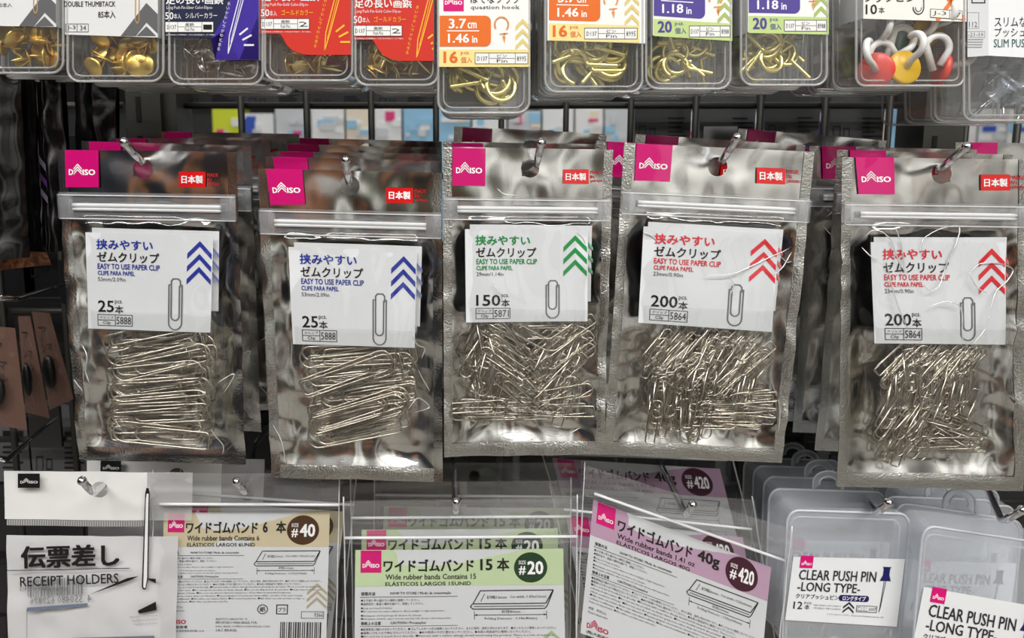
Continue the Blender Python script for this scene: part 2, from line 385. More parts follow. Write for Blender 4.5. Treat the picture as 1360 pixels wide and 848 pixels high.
# ---------------------------------------------------------------- silver paper clip pouches
def sstep(a, b, x):
    t = max(0, min(1, (x-a)/(b-a))); return t*t*(3-2*t)
def nz(x, y, s, seed=0): return noise.noise(Vector((x*s, y*s, seed*7.3)))
def ridge(x, y, s, seed=0): return 1-abs(noise.noise(Vector((x*s, y*s, seed*7.3+3))))*2
def clip_mesh(name, L, W, r, n=6):
    """gem clip: round outer and inner loops at one end, squarer loop at the other; long axis on X, lying in XZ"""
    b = MB(); pts = []
    def arc(cx, cz, rad, a0, a1, k=9):
        for i in range(k+1):
            a = math.radians(a0+(a1-a0)*i/k); pts.append((cx+rad*math.cos(a), 0, cz+rad*math.sin(a)))
    w, h = W/2, L/2; wi = W*.36
    pts.append((h*.62, 0, w)); pts.append((-h+w+.001, 0, w))
    arc(-h+w, 0, w, 92, 268, 12)
    rr = W*.18
    zt = -w; zc = w*.62
    pts.append((h-rr*1.6, 0, -w)); arc(h-rr, -w+rr, rr, -90, 0, 4); arc(h-rr, zc-rr, rr, 0, 90, 4)
    cx = -h*.55+wi; zi = zc-wi
    pts.append((cx+.001, 0, zc)); arc(cx, zi, wi, 92, 268, 10)
    pts.append((h*.50, 0, zi-wi))
    P2 = []
    for i, p in enumerate(pts):
        t = i/len(pts); P2.append((p[0], (t-.5)*r*3.0, p[2]))
    b.tube(P2, r, CLIPM, n); me = b.build(name, origin=(0, 0, 0)); d = me.data; bpy.data.objects.remove(me); return d
CLIP53 = clip_mesh('paper_clip', .0520, .0118, .00056, 8)
CLIP29 = clip_mesh('paper_clip', .0300, .0070, .00042)
CLIP23 = clip_mesh('paper_clip', .0245, .0063, .00040)
def put_clip(me, px, py, y, ang, label, group, tilt=0, flip=False, tip=0):
    o = bpy.data.objects.new('paper_clip', me); COL.objects.link(o); o.location = P(px, py, -.0012+(y+.003)*.54)
    m = Matrix.Rotation(math.radians(-ang), 4, 'Y') @ Matrix.Rotation(math.radians(tilt), 4, 'X') @ Matrix.Rotation(math.radians(tip), 4, 'Z')
    if flip: m = m @ Matrix.Rotation(math.pi, 4, 'Y')
    o.rotation_euler = m.to_euler(); return tag(o, label, 'paper clip', group)

def card_print(pr, col, pcs, code, mm, icon_v):
    """W=H=100 template of the paper clip label"""
    pr.text('挟みやすい', 8.4, 6.4, 53, 17, col, .022); pr.text('ゼムクリップ', 8.7, 19.3, 58, 30, INK, .018)
    pr.text('EASY TO USE PAPER CLIP', 9, 31.5, 58.6, 37.2, col, .02); pr.text('CLIPE PARA PAPEL', 9, 39, 38.5, 43.6, col, .02)
    pr.text(mm, 9, 45.8, 31, 49.8, (70, 70, 72), .005)
    for k in range(3): pr.chevron(89.6, 5.5+k*13.2, 9.6, 13.0, 5.6, col)
    wn = 3*6.6 if len(pcs) == 3 else 2*6.4
    pr.text(pcs, 8.5, 70, 8.5+wn, 82, INK, .012); pr.text('pcs.', 9.3+wn, 69.5, 15.5+wn, 74, INK); pr.text('本', 9.3+wn, 74.8, 16.2+wn, 83.2, INK, .01)
    pr.frame(8.2, 84.6, 36.2, 96, .5, INK); pr.line([(22.4, 84.6), (22.4, 96)], .5, INK); pr.line([(8.2, 90.3), (22.4, 90.3)], .5, INK)
    pr.text('クリップ', 9.8, 86.2, 21, 89, INK); pr.text('Clip', 12.4, 91.4, 18.6, 95.4, INK); pr.text(code, 23.4, 86.6, 35.2, 94.2, INK, .005)
    # drawn paper clip
    g = (104, 106, 108); x0, x1 = 66, 76.5; y0, y1 = icon_v; wd = 1.15
    mx = (x0+x1)/2; ro = (x1-x0)/2; ry = ro*1.35; ri = ro*.62; riy = ri*1.35
    def arcb(cx, cy, rx, ry_): return [(cx-rx*math.cos(math.pi*k/10), cy+ry_*math.sin(math.pi*k/10)) for k in range(11)]
    yt = y0+(y1-y0)*.12
    pr.line([(x0, yt)]+arcb(mx, y1-ry, ro, ry)+[(x1, yt)], wd, g); 
    pr.line([(x1-1.4, yt+2), (x1-1.4, y0+2.4), (x1-2.9, y0), (x0+3.4, y0), (x0+1.9, y0+2.4), (x0+1.9, yt), ]+arcb(mx-.1, y1-ry*2.0, ri, riy)+[(mx+ri-.1, yt+1)], wd, g)
    pr.line([(x0, yt), (x0+1.9, yt-.4)], wd*.8, g); pr.line([(x1, yt), (x1-1.4, yt-.4)], wd*.8, g)

POUCH = {}
CREASE_GLINT = film('wrinkle_glint_film', gain=6, rough=.2, haze=.45, hazec=(.95, .95, .95), dist=0)
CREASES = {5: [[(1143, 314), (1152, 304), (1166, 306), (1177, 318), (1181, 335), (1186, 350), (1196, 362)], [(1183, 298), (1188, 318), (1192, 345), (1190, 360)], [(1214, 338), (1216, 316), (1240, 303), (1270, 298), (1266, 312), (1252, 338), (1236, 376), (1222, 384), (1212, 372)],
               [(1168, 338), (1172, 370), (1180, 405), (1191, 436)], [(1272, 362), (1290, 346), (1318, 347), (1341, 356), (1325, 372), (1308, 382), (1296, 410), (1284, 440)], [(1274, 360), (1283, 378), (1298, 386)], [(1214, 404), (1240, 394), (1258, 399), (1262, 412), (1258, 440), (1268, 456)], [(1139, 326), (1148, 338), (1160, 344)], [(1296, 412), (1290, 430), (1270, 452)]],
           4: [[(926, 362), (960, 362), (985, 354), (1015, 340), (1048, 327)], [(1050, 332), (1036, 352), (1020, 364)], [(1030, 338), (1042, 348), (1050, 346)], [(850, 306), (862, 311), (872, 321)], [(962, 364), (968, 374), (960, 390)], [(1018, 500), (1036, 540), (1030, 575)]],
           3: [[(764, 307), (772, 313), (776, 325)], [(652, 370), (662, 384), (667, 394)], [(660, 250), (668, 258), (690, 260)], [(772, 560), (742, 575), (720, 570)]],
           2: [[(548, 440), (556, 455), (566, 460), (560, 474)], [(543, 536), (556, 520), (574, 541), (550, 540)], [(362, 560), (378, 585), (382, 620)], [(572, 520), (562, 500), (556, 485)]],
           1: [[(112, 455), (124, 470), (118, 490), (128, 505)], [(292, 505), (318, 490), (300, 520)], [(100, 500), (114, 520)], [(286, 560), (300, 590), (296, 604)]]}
def pouch(key, tl, tr, br, bl, hole, hr, pink, red, zipv, card, col, pcs, code, mm, icon, label, seed, bulge=1.0, wav=0.0):
    q = Quad(tl, tr, br, bl, 0.0)
    hu, hv = q.inv(*hole); HR = hr*.0004
    root = thing('paper_clip_pouch', q(hu, hv), label, 'pouch', 'front pouches of paper clips')
    z0, z1 = zipv; H = [(hu, hv, HR)]
    def edge(u): return sstep(0, .16, u)*sstep(0, .16, 1-u)
    def backd(u, v):
        x, y = u*q.w, v*q.h; e = sstep(z1-.02, z1+.10, v)*sstep(0, .06, .975-v)*edge(u)
        d = -.004*e*bulge + .0016*nz(x, y, 38, seed)*(.35+e) + .0020*ridge(x, y, 48, seed)*sstep(z1-.02, z1+.08, v)*sstep(0, .05, .97-v)*(1-.6*edge(u)) + .0008*ridge(x, y, 70, seed+6)*e + wav*nz(x, 0, 26, seed+4)*sstep(.75, 1, v)
        return d - .0010*math.exp(-((u-hu)**2)/.01)*sstep(hv, z0, v)
    b = MB(); b.sheet(q, 60, 104, backd, FOIL, holes=H); foil = b.build('foil_back', root)
    su = .052
    for a, c in ((0, su), (1-su, 1)): b = MB(); b.sheet(q, 4, 60, lambda u, v: backd(u, v)+.00045, SEALD if key < 3 else SEAL, a, 0, c, 1); b.build('side_seal', foil)
    b = MB(); b.sheet(q, 40, 4, lambda u, v: backd(u, v)+.0005, SEALD if key == 1 else SEAL, su, .955, 1-su, 1); b.build('bottom_seal', foil)
    def frontd(u, v):
        x, y = u*q.w, v*q.h
        body = sstep(z1, z1+.36, v)*sstep(0, .11, .965-v)*sstep(su*.8, .28, u)*sstep(su*.8, .28, 1-u)
        top = max(backd(u, v), 0)+.0012
        cr = (.0008*ridge(x*1.4, y, 45, seed+9)+.0004*nz(x, y*.6, 90, seed+2))*sstep(z1, z1+.05, v)*(1.6-1.1*body)*sstep(0, .05, .97-v)*sstep(0, .05, u)*sstep(0, .05, 1-u)
        return top + .0030*sstep(z1-.03, z1+.02, v)*sstep(su*.8, .16, u)*sstep(su*.8, .16, 1-u)*sstep(0, .1, .97-v) + .0068*bulge*body + max(cr, -.001)
    b = MB(); b.sheet(q, 84, 140, frontd, CLEAR, holes=H); ff = b.build('front_film', root)
    # zip band
    zs = MB(); zs.sheet(q, 40, 8, lambda u, v: .0026+.0006*math.sin((v-z0)/(z1-z0)*math.pi), ZIPM, .005, z0, .995, z1); zb = zs.build('zip_band', root)
    b = MB()
    for k, rr in ((.10, .0003), (.46, .0012), (.60, .0009), (.95, .0003)):
        vv = z0+(z1-z0)*k; a = .085 if .2 < k < .9 else .006
        b.tube([q(a+(1-2*a)*i/24, vv, .0036) for i in range(25)], rr, RIBM, 8)
    b.build('zip_rib', zb)
    for cu in (.045, .955):
        b = MB(); b.sheet(q, 10, 8, lambda u, v: .0038+.0014*max(0, 1-((u-cu)/.045)**2-((v-(z0+z1)/2)/(.5*(z1-z0)))**2), RIBM2, cu-.044, z0+.004, cu+.044, z1-.004); b.build('zip_end_crush', zb)
    # sharp wrinkles of the front film, their glints painted in milky white
    for path in CREASES.get(key, ()):
        b = MB(); pts = []
        uv = [q.inv(*p) for p in path]
        for (u0, v0), (u1, v1) in zip(uv, uv[1:]):
            for i in range(6): t = i/6; pts.append((u0+(u1-u0)*t, v0+(v1-v0)*t))
        pts.append(uv[-1]); n = len(pts)
        sm = [tuple((pts[max(i-2, 0)][c]+pts[max(i-1, 0)][c]+2*pts[i][c]+pts[min(i+1, n-1)][c]+pts[min(i+2, n-1)][c])/6 for c in (0, 1)) for i in range(n)]
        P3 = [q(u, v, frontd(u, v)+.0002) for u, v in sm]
        b.tube(P3, .0003, CREASE_GLINT, 8, radii=[.00005+.00030*math.sin(math.pi*i/(n-1))**.6 for i in range(n)]); b.build('film_crease_glint', ff)
    # printed marks on the header
    pq = Quad(*pink, 0.0); pk = MB(); pk.sheet(pq, 8, 8, lambda u, v: .0010, mat('daiso_pink', PINK, .3), 0, 0, 1, 1); lp = pk.build('logo_panel', root)
    pr = Print(pq, 100, 100, .0011); pr.logo(11, 36, 90, 67); pr.build('logo', lp)
    rq = Quad(*red, 0.0); rb = MB(); rb.sheet(rq, 4, 4, lambda u, v: .0010, mat('mark_red', (226, 18, 26), .3)); cm = rb.build('country_mark', root)
    pr = Print(rq, 100, 100, .0011); pr.text('日本製', 10, 24, 90, 76, (255, 255, 255), .03)
    for k, t in enumerate(('MADE', 'IN', 'JAPAN')): pr.text(t, 106, 8+k*31, 106+(42, 16, 46)[k], 31+k*31, (196, 24, 40), .02)
    pr.build('lettering', cm)
    # label card (a folded sheet) in front of the clips
    cq = Quad(*card, -.0046)
    cdn = lambda u, v: .0032*v+.0006*math.sin(u*3+seed)*(1-v)+.0006*nz(u, v, 2.2, seed)
    b = MB(); b.sheet(cq, 16, 16, cdn, PAPER); lc = b.build('label_card', root)
    pr = Print(cq, 100, 100, .00022, cdn); card_print(pr, col, pcs, code, mm, icon); pr.build('print', lc)
    b = MB(); b.sheet(cq, 16, 16, lambda u, v: -.0020+.0008*math.sin(u*4+seed), PAGEB, .04, -.045, 1.035, .8); rp = b.build('rear_page', lc)
    pr = Print(cq, 100, 100, -.0008)
    for k in range(3): pr.chevron(96, 6+k*13.2, 8.5, 13.0, 4.0, tuple(min(255, int(c*.6+90)) for c in col))
    pr.build('rear_print', lc)
    # inner clear sleeve
    iq = Quad((card[0][0]-6, card[0][1]-8), (card[1][0]+14, card[1][1]-6), (card[2][0]+16, bl[1]-34), (card[3][0]-8, bl[1]-38), -.0072)
    b = MB(); b.sheet(iq, 70, 100, lambda u, v: .0024*v+.0004+.0005*ridge(u, v, 5, seed+5)+.0003*nz(u, v, 12, seed)-.004*sstep(.1, 0, u)-.004*sstep(.9, 1, u)-.006*sstep(.93, 1, v), CLEAR2, 0, .4); b.build('inner_sleeve', root)
    POUCH[key] = (root, q, hu, hv); return root

BLUE, GREEN, REDC = (34, 50, 148), (16, 138, 66), (214, 38, 52)
def rq(x0, y0, x1, y1, t=0.0): return ((x0, y0), (x1, y0+t), (x1, y1+t), (x0, y1))
pouch(1, (76, 199), (314, 202), (327, 617), (106, 611), (190, 224.5), 13.5, ((87.5, 199.3), (132, 199.8), (132.5, 248.8), (88.5, 248.6)), rq(238.5, 228, 274, 248.3, .3), (.128, .213),
      ((114, 308.5), (283, 314), (282, 440), (121, 434.5)), BLUE, '25', '5888', '53mm/2.09in', (45, 98), 'silver pouch of 25 large paper clips with blue print, dark header, leftmost of the row', 1)
pouch(2, (343, 224), (587, 230), (588, 641), (361, 634), (464.5, 246.5), 13.2, ((354, 224.3), (402, 225), (406, 271.5), (360, 272)), rq(513, 249, 549, 269.3, .4), (.120, .203),
      ((383, 328), (554, 334), (551, 460), (391, 455)), BLUE, '25', '5888', '53mm/2.09in', (45, 98), 'silver pouch of 25 large paper clips with blue print, hanging lowest, second from left', 2, 1.1)
pouch(3, (588, 195), (814, 199), (801, 603), (590, 607), (704, 224), 12.3, ((601, 196.5), (645, 197), (644.5, 247), (601, 246.5)), rq(747.5, 225, 781.5, 244, .3), (.152, .225),
      ((617.5, 304.5), (781, 306), (779, 425), (619, 426.5)), GREEN, '150', '5871', '29mm/1.14in', (55, 96), 'silver pouch of 150 paper clips with green print in the middle of the row', 3, 1.0, .0035)
pouch(4, (829, 190), (1081, 202), (1038, 615), (801, 604), (953.5, 221.5), 13, ((845, 190.6), (893, 193), (889, 241.5), (842, 239.5)), rq(1004, 222.5, 1042, 243.5, 1.6), (.142, .218),
      ((855, 301), (1035, 311), (1022, 439), (846, 427)), REDC, '200', '5864', '23mm/0.90in', (54, 96), 'silver pouch of 200 small paper clips with red print, fourth from left, tilted', 4)
pouch(5, (1118, 209), (1366, 212), (1358, 652), (1111, 646), (1250.5, 231), 13.2, ((1135, 209), (1186, 209), (1187, 258), (1139, 258)), rq(1301, 232, 1340, 253, 0), (.128, .196),
      ((1157, 322), (1334, 322), (1330, 456), (1157, 454)), REDC, '200', '5864', '23mm/0.90in', (54, 96), 'silver pouch of 200 small paper clips with red print, rightmost of the row', 5, 1.15)

# pouches queued behind the front ones on the same peg
REARS = {1: [(33, -10, 'first behind the leftmost front pouch, its pink mark showing behind the peg', 1), (70, -17, 'second behind the leftmost front pouch, its dark red corner right of the peg', -1.0), (135, -24, 'last behind the leftmost front pouch, under the silver pin box', .3)],
         2: [(10, -16, 'first behind the second pouch, pink corner just above it', 0), (20, -24, 'second behind the second pouch', -.4), (30, -33, 'third behind the second pouch, dark red corner', .2), (46, -41, 'last behind the second pouch, topmost edge', 0)],
         3: [(0, -7, 'first behind the green 150-clip pouch', 0), (14, -24, 'last behind the green 150-clip pouch, tilted black corner sticking up', 2.0)],
         4: [(-38, -2, 'first behind the fourth pouch, left edge showing', .5), (14, -10, 'second behind the fourth pouch, right edge showing', 1.0), (150, -16, 'last behind the fourth pouch, dark red corner right of its peg', 2)],
         5: [(-8, -8, 'first behind the rightmost pouch, pink corner above it', 1), (-44, -14, 'second behind the rightmost pouch, its whole left side showing', .6), (-78, -12, 'third behind the rightmost pouch, dark narrow side showing', .2), (150, -20, 'last behind the rightmost pouch, dark red corner above the red mark', 0)]}
for k, lst in REARS.items():
    root, q, hu, hv = POUCH[k]
    for i, (dx, dy, wh, rot) in enumerate(lst):
        Y = (.024*(i+1), .112)[k in (1, 4) and i == 2]; tl = q.px[0]; off = P(tl[0]+dx, tl[1]+dy, Y)-P(tl[0], tl[1], 0)
        copy_tree(root, Vector(root.location)+off, 'silver pouch '+wh, roty=math.radians(rot), rotx=math.radians(5), group='pouches hung behind the front ones', keep=('foil_back', 'front_film', 'zip_band', 'logo_panel', 'country_mark'))

for (hx, hy), (tx, ty), lb in [((188, 216), (165, 189), 'upturned chrome peg tip with ball end through the leftmost pouch'), ((463.5, 243), (459, 213), 'short chrome peg pointing at the viewer through the second pouch'),
        ((713, 219), (719, 190), 'chrome peg bent upwards through the green 150-clip pouch'), ((959, 214), (979, 183), 'chrome peg leaning right through the fourth pouch'), ((1250, 224), (1284, 195), 'long chrome peg leaning right through the rightmost pouch')]:
    A = P(hx, hy, -.014); T = P(tx, ty, -.040); B = P(hx*.985+620*.015, hy-16, YG)
    peg([B, (B+A)/2, A, T], lb)

# ---- paper clips in the pouches
N_IND = [0]
def clips(me, spots, label, group):
    for s in spots: put_clip(me, *s[:4], label, group, *s[4:])
g1 = 'large paper clips in the leftmost pouch'; l1 = 'large silver paper clip lying under the card in the leftmost blue-print pouch'
S = [(205, 462, -.0122, 12, 2, False), (212, 480, -.0126, 14, -2, False), (206, 498, -.0122, 6, 2, True), (211, 516, -.0124, 5, 0, False), (213, 536, -.0120, 5, 2, True), (214, 578, -.0126, -6, 0, False), (200, 447, -.0115, 14, 0, True), (212, 548, -.011, 3, 0, False)]
for i in range(17): S.append((204+R.random()*20, 446+i*8.2, -.003-.0004*(i % 5)*3, -4+R.random()*14, R.uniform(-3, 3), R.random() < .5))
clips(CLIP53, S, l1, g1)
g2 = 'large paper clips in the second pouch'; l2 = 'large silver paper clip heaped under the card in the second pouch, blue print'
S = [(461, 497, -.0126, 21, 2, True), (464, 501, -.0112, 20, 2, True), (476, 552, -.0126, 17, 2, True), (480, 548, -.0112, 17, 0, True), (482, 543, -.0098, 19, 0, True), (468, 484, -.0098, 6, 0, False), (462, 472, -.0114, 3, 0, False), (465, 465, -.009, 1, 0, False)]
for i in range(17): S.append((468+R.random()*22, 470+i*6.4, -.003-.0004*(i % 5)*3, 4+R.random()*12, R.uniform(-3, 3), R.random() < .6))
clips(CLIP53, S, l2, g2)
def heap(n, x0, x1, y0, y1, angf, ymin=-.0126, ymax=-.003):
    o = []
    for i in range(n):
        px = R.uniform(x0, x1); py = R.uniform(y0, y1); t = i/(n-1)
        o.append((px, py, ymax+(ymin-ymax)*t+R.uniform(-.0006, .0006), angf((px-x0)/(x1-x0), (py-y0)/(y1-y0)), R.uniform(-4, 4), R.random() < .5, R.uniform(-2, 2)))
    return o
def a3(u, v):
    if v > .86: return R.uniform(-5, 5)
    if u < .25: return R.choice([62, 68, 75, 100])+R.uniform(-8, 8)
    if u < .62: return R.choice([-52, -45, -38, -30])+R.uniform(-8, 8)
    return R.choice([42, 50, 35, 66, 8])+R.uniform(-8, 8)
def a4(u, v):
    if v > .93 and u > .5: return R.uniform(-9, 0)
    if v > .66 and u > .55: return R.uniform(-6, 5)
    if v > .5: return R.uniform(78, 94)
    return R.choice([58, 52, 66, 45])+R.uniform(-6, 6)
def a5(u, v):
    if v > .93 and u > .2: return R.uniform(-5, 5)
    if v > .66 and u > .5: return R.uniform(-30, -14)
    if v > .66: return R.uniform(50, 80)
    if v < .15: return R.uniform(45, 60)
    return R.choice([88, 75, 95, 68])+R.uniform(-7, 7)
H3 = heap(125, 634, 760, 440, 552, a3); H4 = heap(165, 868, 1004, 450, 562, a4); H5 = heap(165, 1180, 1288, 474, 594, a5)
n3, n4, n5 = 80, 85, 85                                       # the nearest ones are objects of their own
clips(CLIP29, H3[-n3:], 'silver paper clip in the heap of the middle pouch, green print', 'medium paper clips in the middle pouch')
clips(CLIP23, H4[-n4:], 'small silver paper clip in the heap of the fourth pouch', 'small paper clips in the fourth pouch')
clips(CLIP23, H5[-n5:], 'small silver paper clip in the heap of the rightmost pouch', 'small paper clips in the rightmost pouch')
b = MB()
for me, hs in ((CLIP29, H3[:-n3]), (CLIP23, H4[:-n4]), (CLIP23, H5[:-n5])):
    vs = [v.co.copy() for v in me.vertices]; fs = [tuple(p.vertices) for p in me.polygons]
    for (px, py, y, ang, tilt, fl, tp) in hs:
        m = Matrix.Translation(P(px, py, -.0012+(y+.003)*.54)) @ Matrix.Rotation(math.radians(-ang), 4, 'Y') @ Matrix.Rotation(math.radians(tilt), 4, 'X')
        b.add([m @ v for v in vs], fs, CLIPM)
tag(b.build('paper_clips'), 'deeper lying small paper clips at the backs of the green and red print pouches', 'paper clips', kind='stuff')

# ---------------------------------------------------------------- top row: clear pin boxes
class PxMap:
    """a flat sheet at depth Y addressed in photo pixels"""
    def __init__(s, Y): s.Y = Y
    def __call__(s, u, v, d=0.0): p = P(u, v, s.Y); return Vector((p.x, p.y-d, p.z))
TOPY = -.012
def outline(x0, x1, y0, y1, r, skew=0, n=7):
    """rounded-rectangle path in pixels, clockwise from top left"""
    p = []
    for cx, cy, a0 in ((x1-r, y0+r, -90), (x1-r, y1-r, 0), (x0+r, y1-r, 90), (x0+r, y0+r, 180)):
        for k in range(n+1):
            a = math.radians(a0+90*k/n); X = cx+r*math.cos(a); p.append((X, cy+r*math.sin(a)+(X-(x0+x1)/2)*skew))
    return p
BOXES = {}
def case(root, x0, x1, y0, y1, Y, depth, r, m, em, skew=0, inset=7, er=.0007):
    px = outline(x0, x1, y0, y1, r, skew); fr = [P(a, c, Y) for a, c in px]; bk = [Vector((p.x, Y+depth, p.z)) for p in fr]; n = len(fr)
    b = MB(); b.add(fr, [tuple(range(n))[::-1]], m, False); b.add(bk, [tuple(range(n))], m, False)
    b.add(fr+bk, [(i, (i+1) % n, n+(i+1) % n, n+i) for i in range(n)], m); cs = b.build('case', root)
    b = MB(); b.tube(fr, er, em, 6, True); b.build('front_edge', cs)
    b = MB(); b.tube([Vector((p.x, Y+depth, p.z)) for p in fr], er, em, 6, True); b.build('rear_edge', cs)
    px2 = outline(x0+inset, x1-inset, y0+inset, y1-inset, max(3, r-inset*.5), skew)
    b = MB(); b.tube([P(a, c, Y+.0025) for a, c in px2], er*.7, em, 6, True); b.build('inner_edge', cs)
    return cs
def pin_box(key, x0, x1, yb, label, poly, colr, group='boxes of pins in the top row', depth=.024, skew=0, r=16, side=True, Y=TOPY):
    root = thing('pin_box', P((x0+x1)/2, yb, Y), label, 'box', group)
    case(root, x0, x1, -112, yb, Y, depth, r, STYRENE, RIMM, skew)
    b = MB(); M = ink(colr); q = PxMap(Y)
    b.add([q(a, c, .0004) for a, c in poly], [tuple(range(len(poly)))[::-1]], M, False)
    if side:
        xs = [a for a, c in poly]; lo, hi = min(xs), max(xs)
        for xx in (lo, hi):
            yy = max(c for a, c in poly if abs(a-xx) < 2); t, u = q(xx, -90, .0004), q(xx, yy, .0004)
            b.add([t, u, (u.x, Y+depth*.96, u.z), (t.x, Y+depth*.96, t.z)], [(0, 1, 2, 3)], mat('label_side', (214, 216, 216), .5), False)
    lb = b.build('paper_label', root); BOXES[key] = (root, x0, x1, yb, Y, depth)
    return root, lb, Print(q, 1, 1, .0005)
WHT = (222, 223, 224); DG = (98, 98, 100)
def code_box(pr, x0, y0, x1, y1, a, t, s, n, wd=.8, rot=0):
    pr.poly([(x0, y0), (x1, y0), (x1, y1), (x0, y1)], (238, 238, 236), 2); pr.frame(x0, y0, x1, y1, wd, (60, 60, 64), 3)
    w_ = x1-x0; h = y1-y0; m1, m2 = x0+w_*.26, x0+w_*.76
    pr.line([(m1, y0), (m1, y1)], wd*.8, (60, 60, 64), 3); pr.line([(m2, y0), (m2, y1)], wd*.8, (60, 60, 64), 3); pr.line([(m1, y0+h/2), (m2, y0+h/2)], wd*.8, (60, 60, 64), 3)
    pr.text(a, x0+w_*.04, y0+h*.32, m1-w_*.03, y0+h*.72, INK, 0, 1, 4); pr.text(t, m1+w_*.16, y0+h*.12, m2-w_*.16, y0+h*.42, INK, 0, 1, 4)
    pr.text(s, m1+w_*.15, y0+h*.58, m2-w_*.15, y0+h*.88, INK, 0, 1, 4); pr.text(n, m2+w_*.03, y0+h*.28, x1-w_*.03, y0+h*.76, INK, 0, 1, 4)
def tack_label(pr, x0, x1, ybot, cx, top, letters):
    A, B = x0, x1
    def clip_chev(t):
        # grey roof shape cut at the label's lower and right edges
        pts = [(cx-(ybot-t), ybot), (cx, t), (min(B, cx+(ybot-t)), min(ybot, t+(min(B, cx+(ybot-t))-cx)))]
        return pts
    pr.poly([(cx-34, ybot), (cx-34+20, ybot), (cx, ybot-18), (B, ybot-18+(B-cx)), (B, ybot-44+(B-cx)) if ybot-44+(B-cx) < ybot else (B, ybot), (cx, ybot-44)], DG, 1)
    pr.poly([(cx-13, ybot), (cx, ybot-13), (cx+13, ybot)], DG, 1)
    for d in (-2.4, 2.4): pr.line([(cx-12+d, -20), (cx-12+d, ybot-21), (cx-12, ybot-16)], 1.3, (190, 150, 90), 3)
root, lb, pr = pin_box('goldL', -36, 84, 97, 'clear box of brass thumbtacks cut by the left edge, grey chevron label', [(-34, -90), (75, -90), (75, 36), (-34, 34)], WHT)
tack_label(pr, -34, 75, 35, 60, 0, 1); pr.text('5本入', 1, 4, 17, 10, INK, 0, 1); pr.build('print', lb)
root, lb, pr = pin_box('gold', 90, 217, 108, 'clear box of brass double thumbtacks with white and grey chevron label', [(87, -90), (210, -90), (210, 50), (87, 46)], WHT)
tack_label(pr, 87, 210, 48, 195, 0, 1); pr.text('DOUBLE THUMBTACK', 86, 2, 154, 9, INK, .01); pr.text('85本入', 131, 14, 154, 24.5, INK, .01)
pr.frame(88, 32, 118, 42.5, .7, (90, 90, 92)); pr.line([(103, 32), (103, 42.5)], .7, (90, 90, 92)); pr.text('J-3', 90, 34, 101, 40.5, (80, 80, 82)); pr.text('34', 107, 34, 115, 40.5, (80, 80, 82))
pr.build('print', lb)
def pin_print(pr, x0, bot, xr, base, hi, sil, no, cj, cx_):
    """dark or red sleeve of the long push pins"""
    pr.text('足の長い画鋲', x0+2, base-41, x0+78, base-28, (240, 240, 240), .02)
    pr.text('Long Push Pin-%s Color-50pcs-' % sil, x0+3, base-26, x0+64, base-20.5, (235, 235, 235), 0, 1)
    pr.text('50', x0+1, base-17.5, x0+12, base-8, (240, 240, 240), .01); pr.text('本入', x0+12.5, base-16, x0+22, base-8.4, (240, 240, 240)); pr.text(cj, x0+28, base-17, x0+70, base-9.5, hi, .005)
    code_box(pr, x0+1, base-5, x0+65, base+9, 'D137', '画鋲', 'Push Pins', no)
    pr.text('(ACHINHA COMPRIDA - COR: %s - 50 UNID.)' % ('PRATEADO' if no == '1' else 'DOURADO'), x0+2, base+11.5, x0+67, base+14, (235, 235, 235), 0, 1)
    y = hi if no == '2' else (230, 230, 235)
    pr.line([(cx_+16, base-40), (cx_+2, base+14), (cx_+.5, base+37), (cx_+7, base+16), (cx_+22, base-40)], 1.3, y, 2); pr.line([(cx_+19, base-40), (cx_+4, base+22)], .8, y, 2)
    for k, ch in enumerate('長いからしっかりとまる'): pr.text(ch, cx_-9.2+(5-k)*1.35+2, base-31+k*6.0, cx_-5.2+(5-k)*1.35+2, base-26.6+k*6.0, y, 0, 1, 3)
    for a, c, d, e in ((16, 12, 26, 4), (20, 19, 31, 13), (22, 26, 34, 26)): pr.line([(cx_+a, base+c), (min(cx_+d, xr-1.5), base+c+(e-c)*(min(cx_+d, xr-1.5)-cx_-a)/(d-a))], 2.4, y, 2)
root, lb, pr = pin_box('silver', 225, 349, 112, 'clear box of silver long push pins with navy and violet sleeve', [(219, -90), (344, -90), (344, 80), (286, 80), (280, 51), (219, 48)], (30, 36, 66))
pr.poly([(344, -60), (344, 80), (286, 80), (281, 52), (300, 20), (322, -60)], (62, 42, 150), 1); pr.poly([(344, 20), (344, 80), (318, 80)], (32, 32, 70), 1); pr.poly([(281, 52), (300, 40), (318, 80), (286, 80)], (62, 42, 150), 1)
pin_print(pr, 219, 80, 344, 34, (240, 240, 240), 'Silver', '1', 'シルバーカラー', 303); pr.build('print', lb)
RED = (206, 52, 40)
def curve_poly(x0, x1, yl, yr, cx):
    return [(x0, -90), (x1, -90), (x1, yr), (cx+16, yr)]+[(cx+16-34*math.sin(math.radians(k*15)), yr-(yr-yl)*(1-math.cos(math.radians(k*15)))) for k in range(1, 7)][:5]+[(cx-22, yl), (x0, yl)]
root, lb, pr = pin_box('redA', 352, 468, 107, 'clear box of long brass push pins in red sleeve, left of the two', curve_poly(346, 466, 45, 73, 394), RED)
pin_print(pr, 346, 73, 466, 30, (250, 190, 60), 'Gold', '2', 'ゴールドカラー', 431); pr.build('print', lb)
root, lb, pr = pin_box('redB', 472, 582, 113, 'clear box of long brass push pins in red sleeve, right of the two', curve_poly(469, 576, 53, 81, 517), RED)
pin_print(pr, 469, 81, 576, 39, (250, 190, 60), 'Gold', '2', 'ゴールドカラー', 553); pr.build('print', lb)
OR, YEL, PUR, LG = (228, 112, 40), (240, 222, 150), (84, 70, 150), (192, 214, 140)
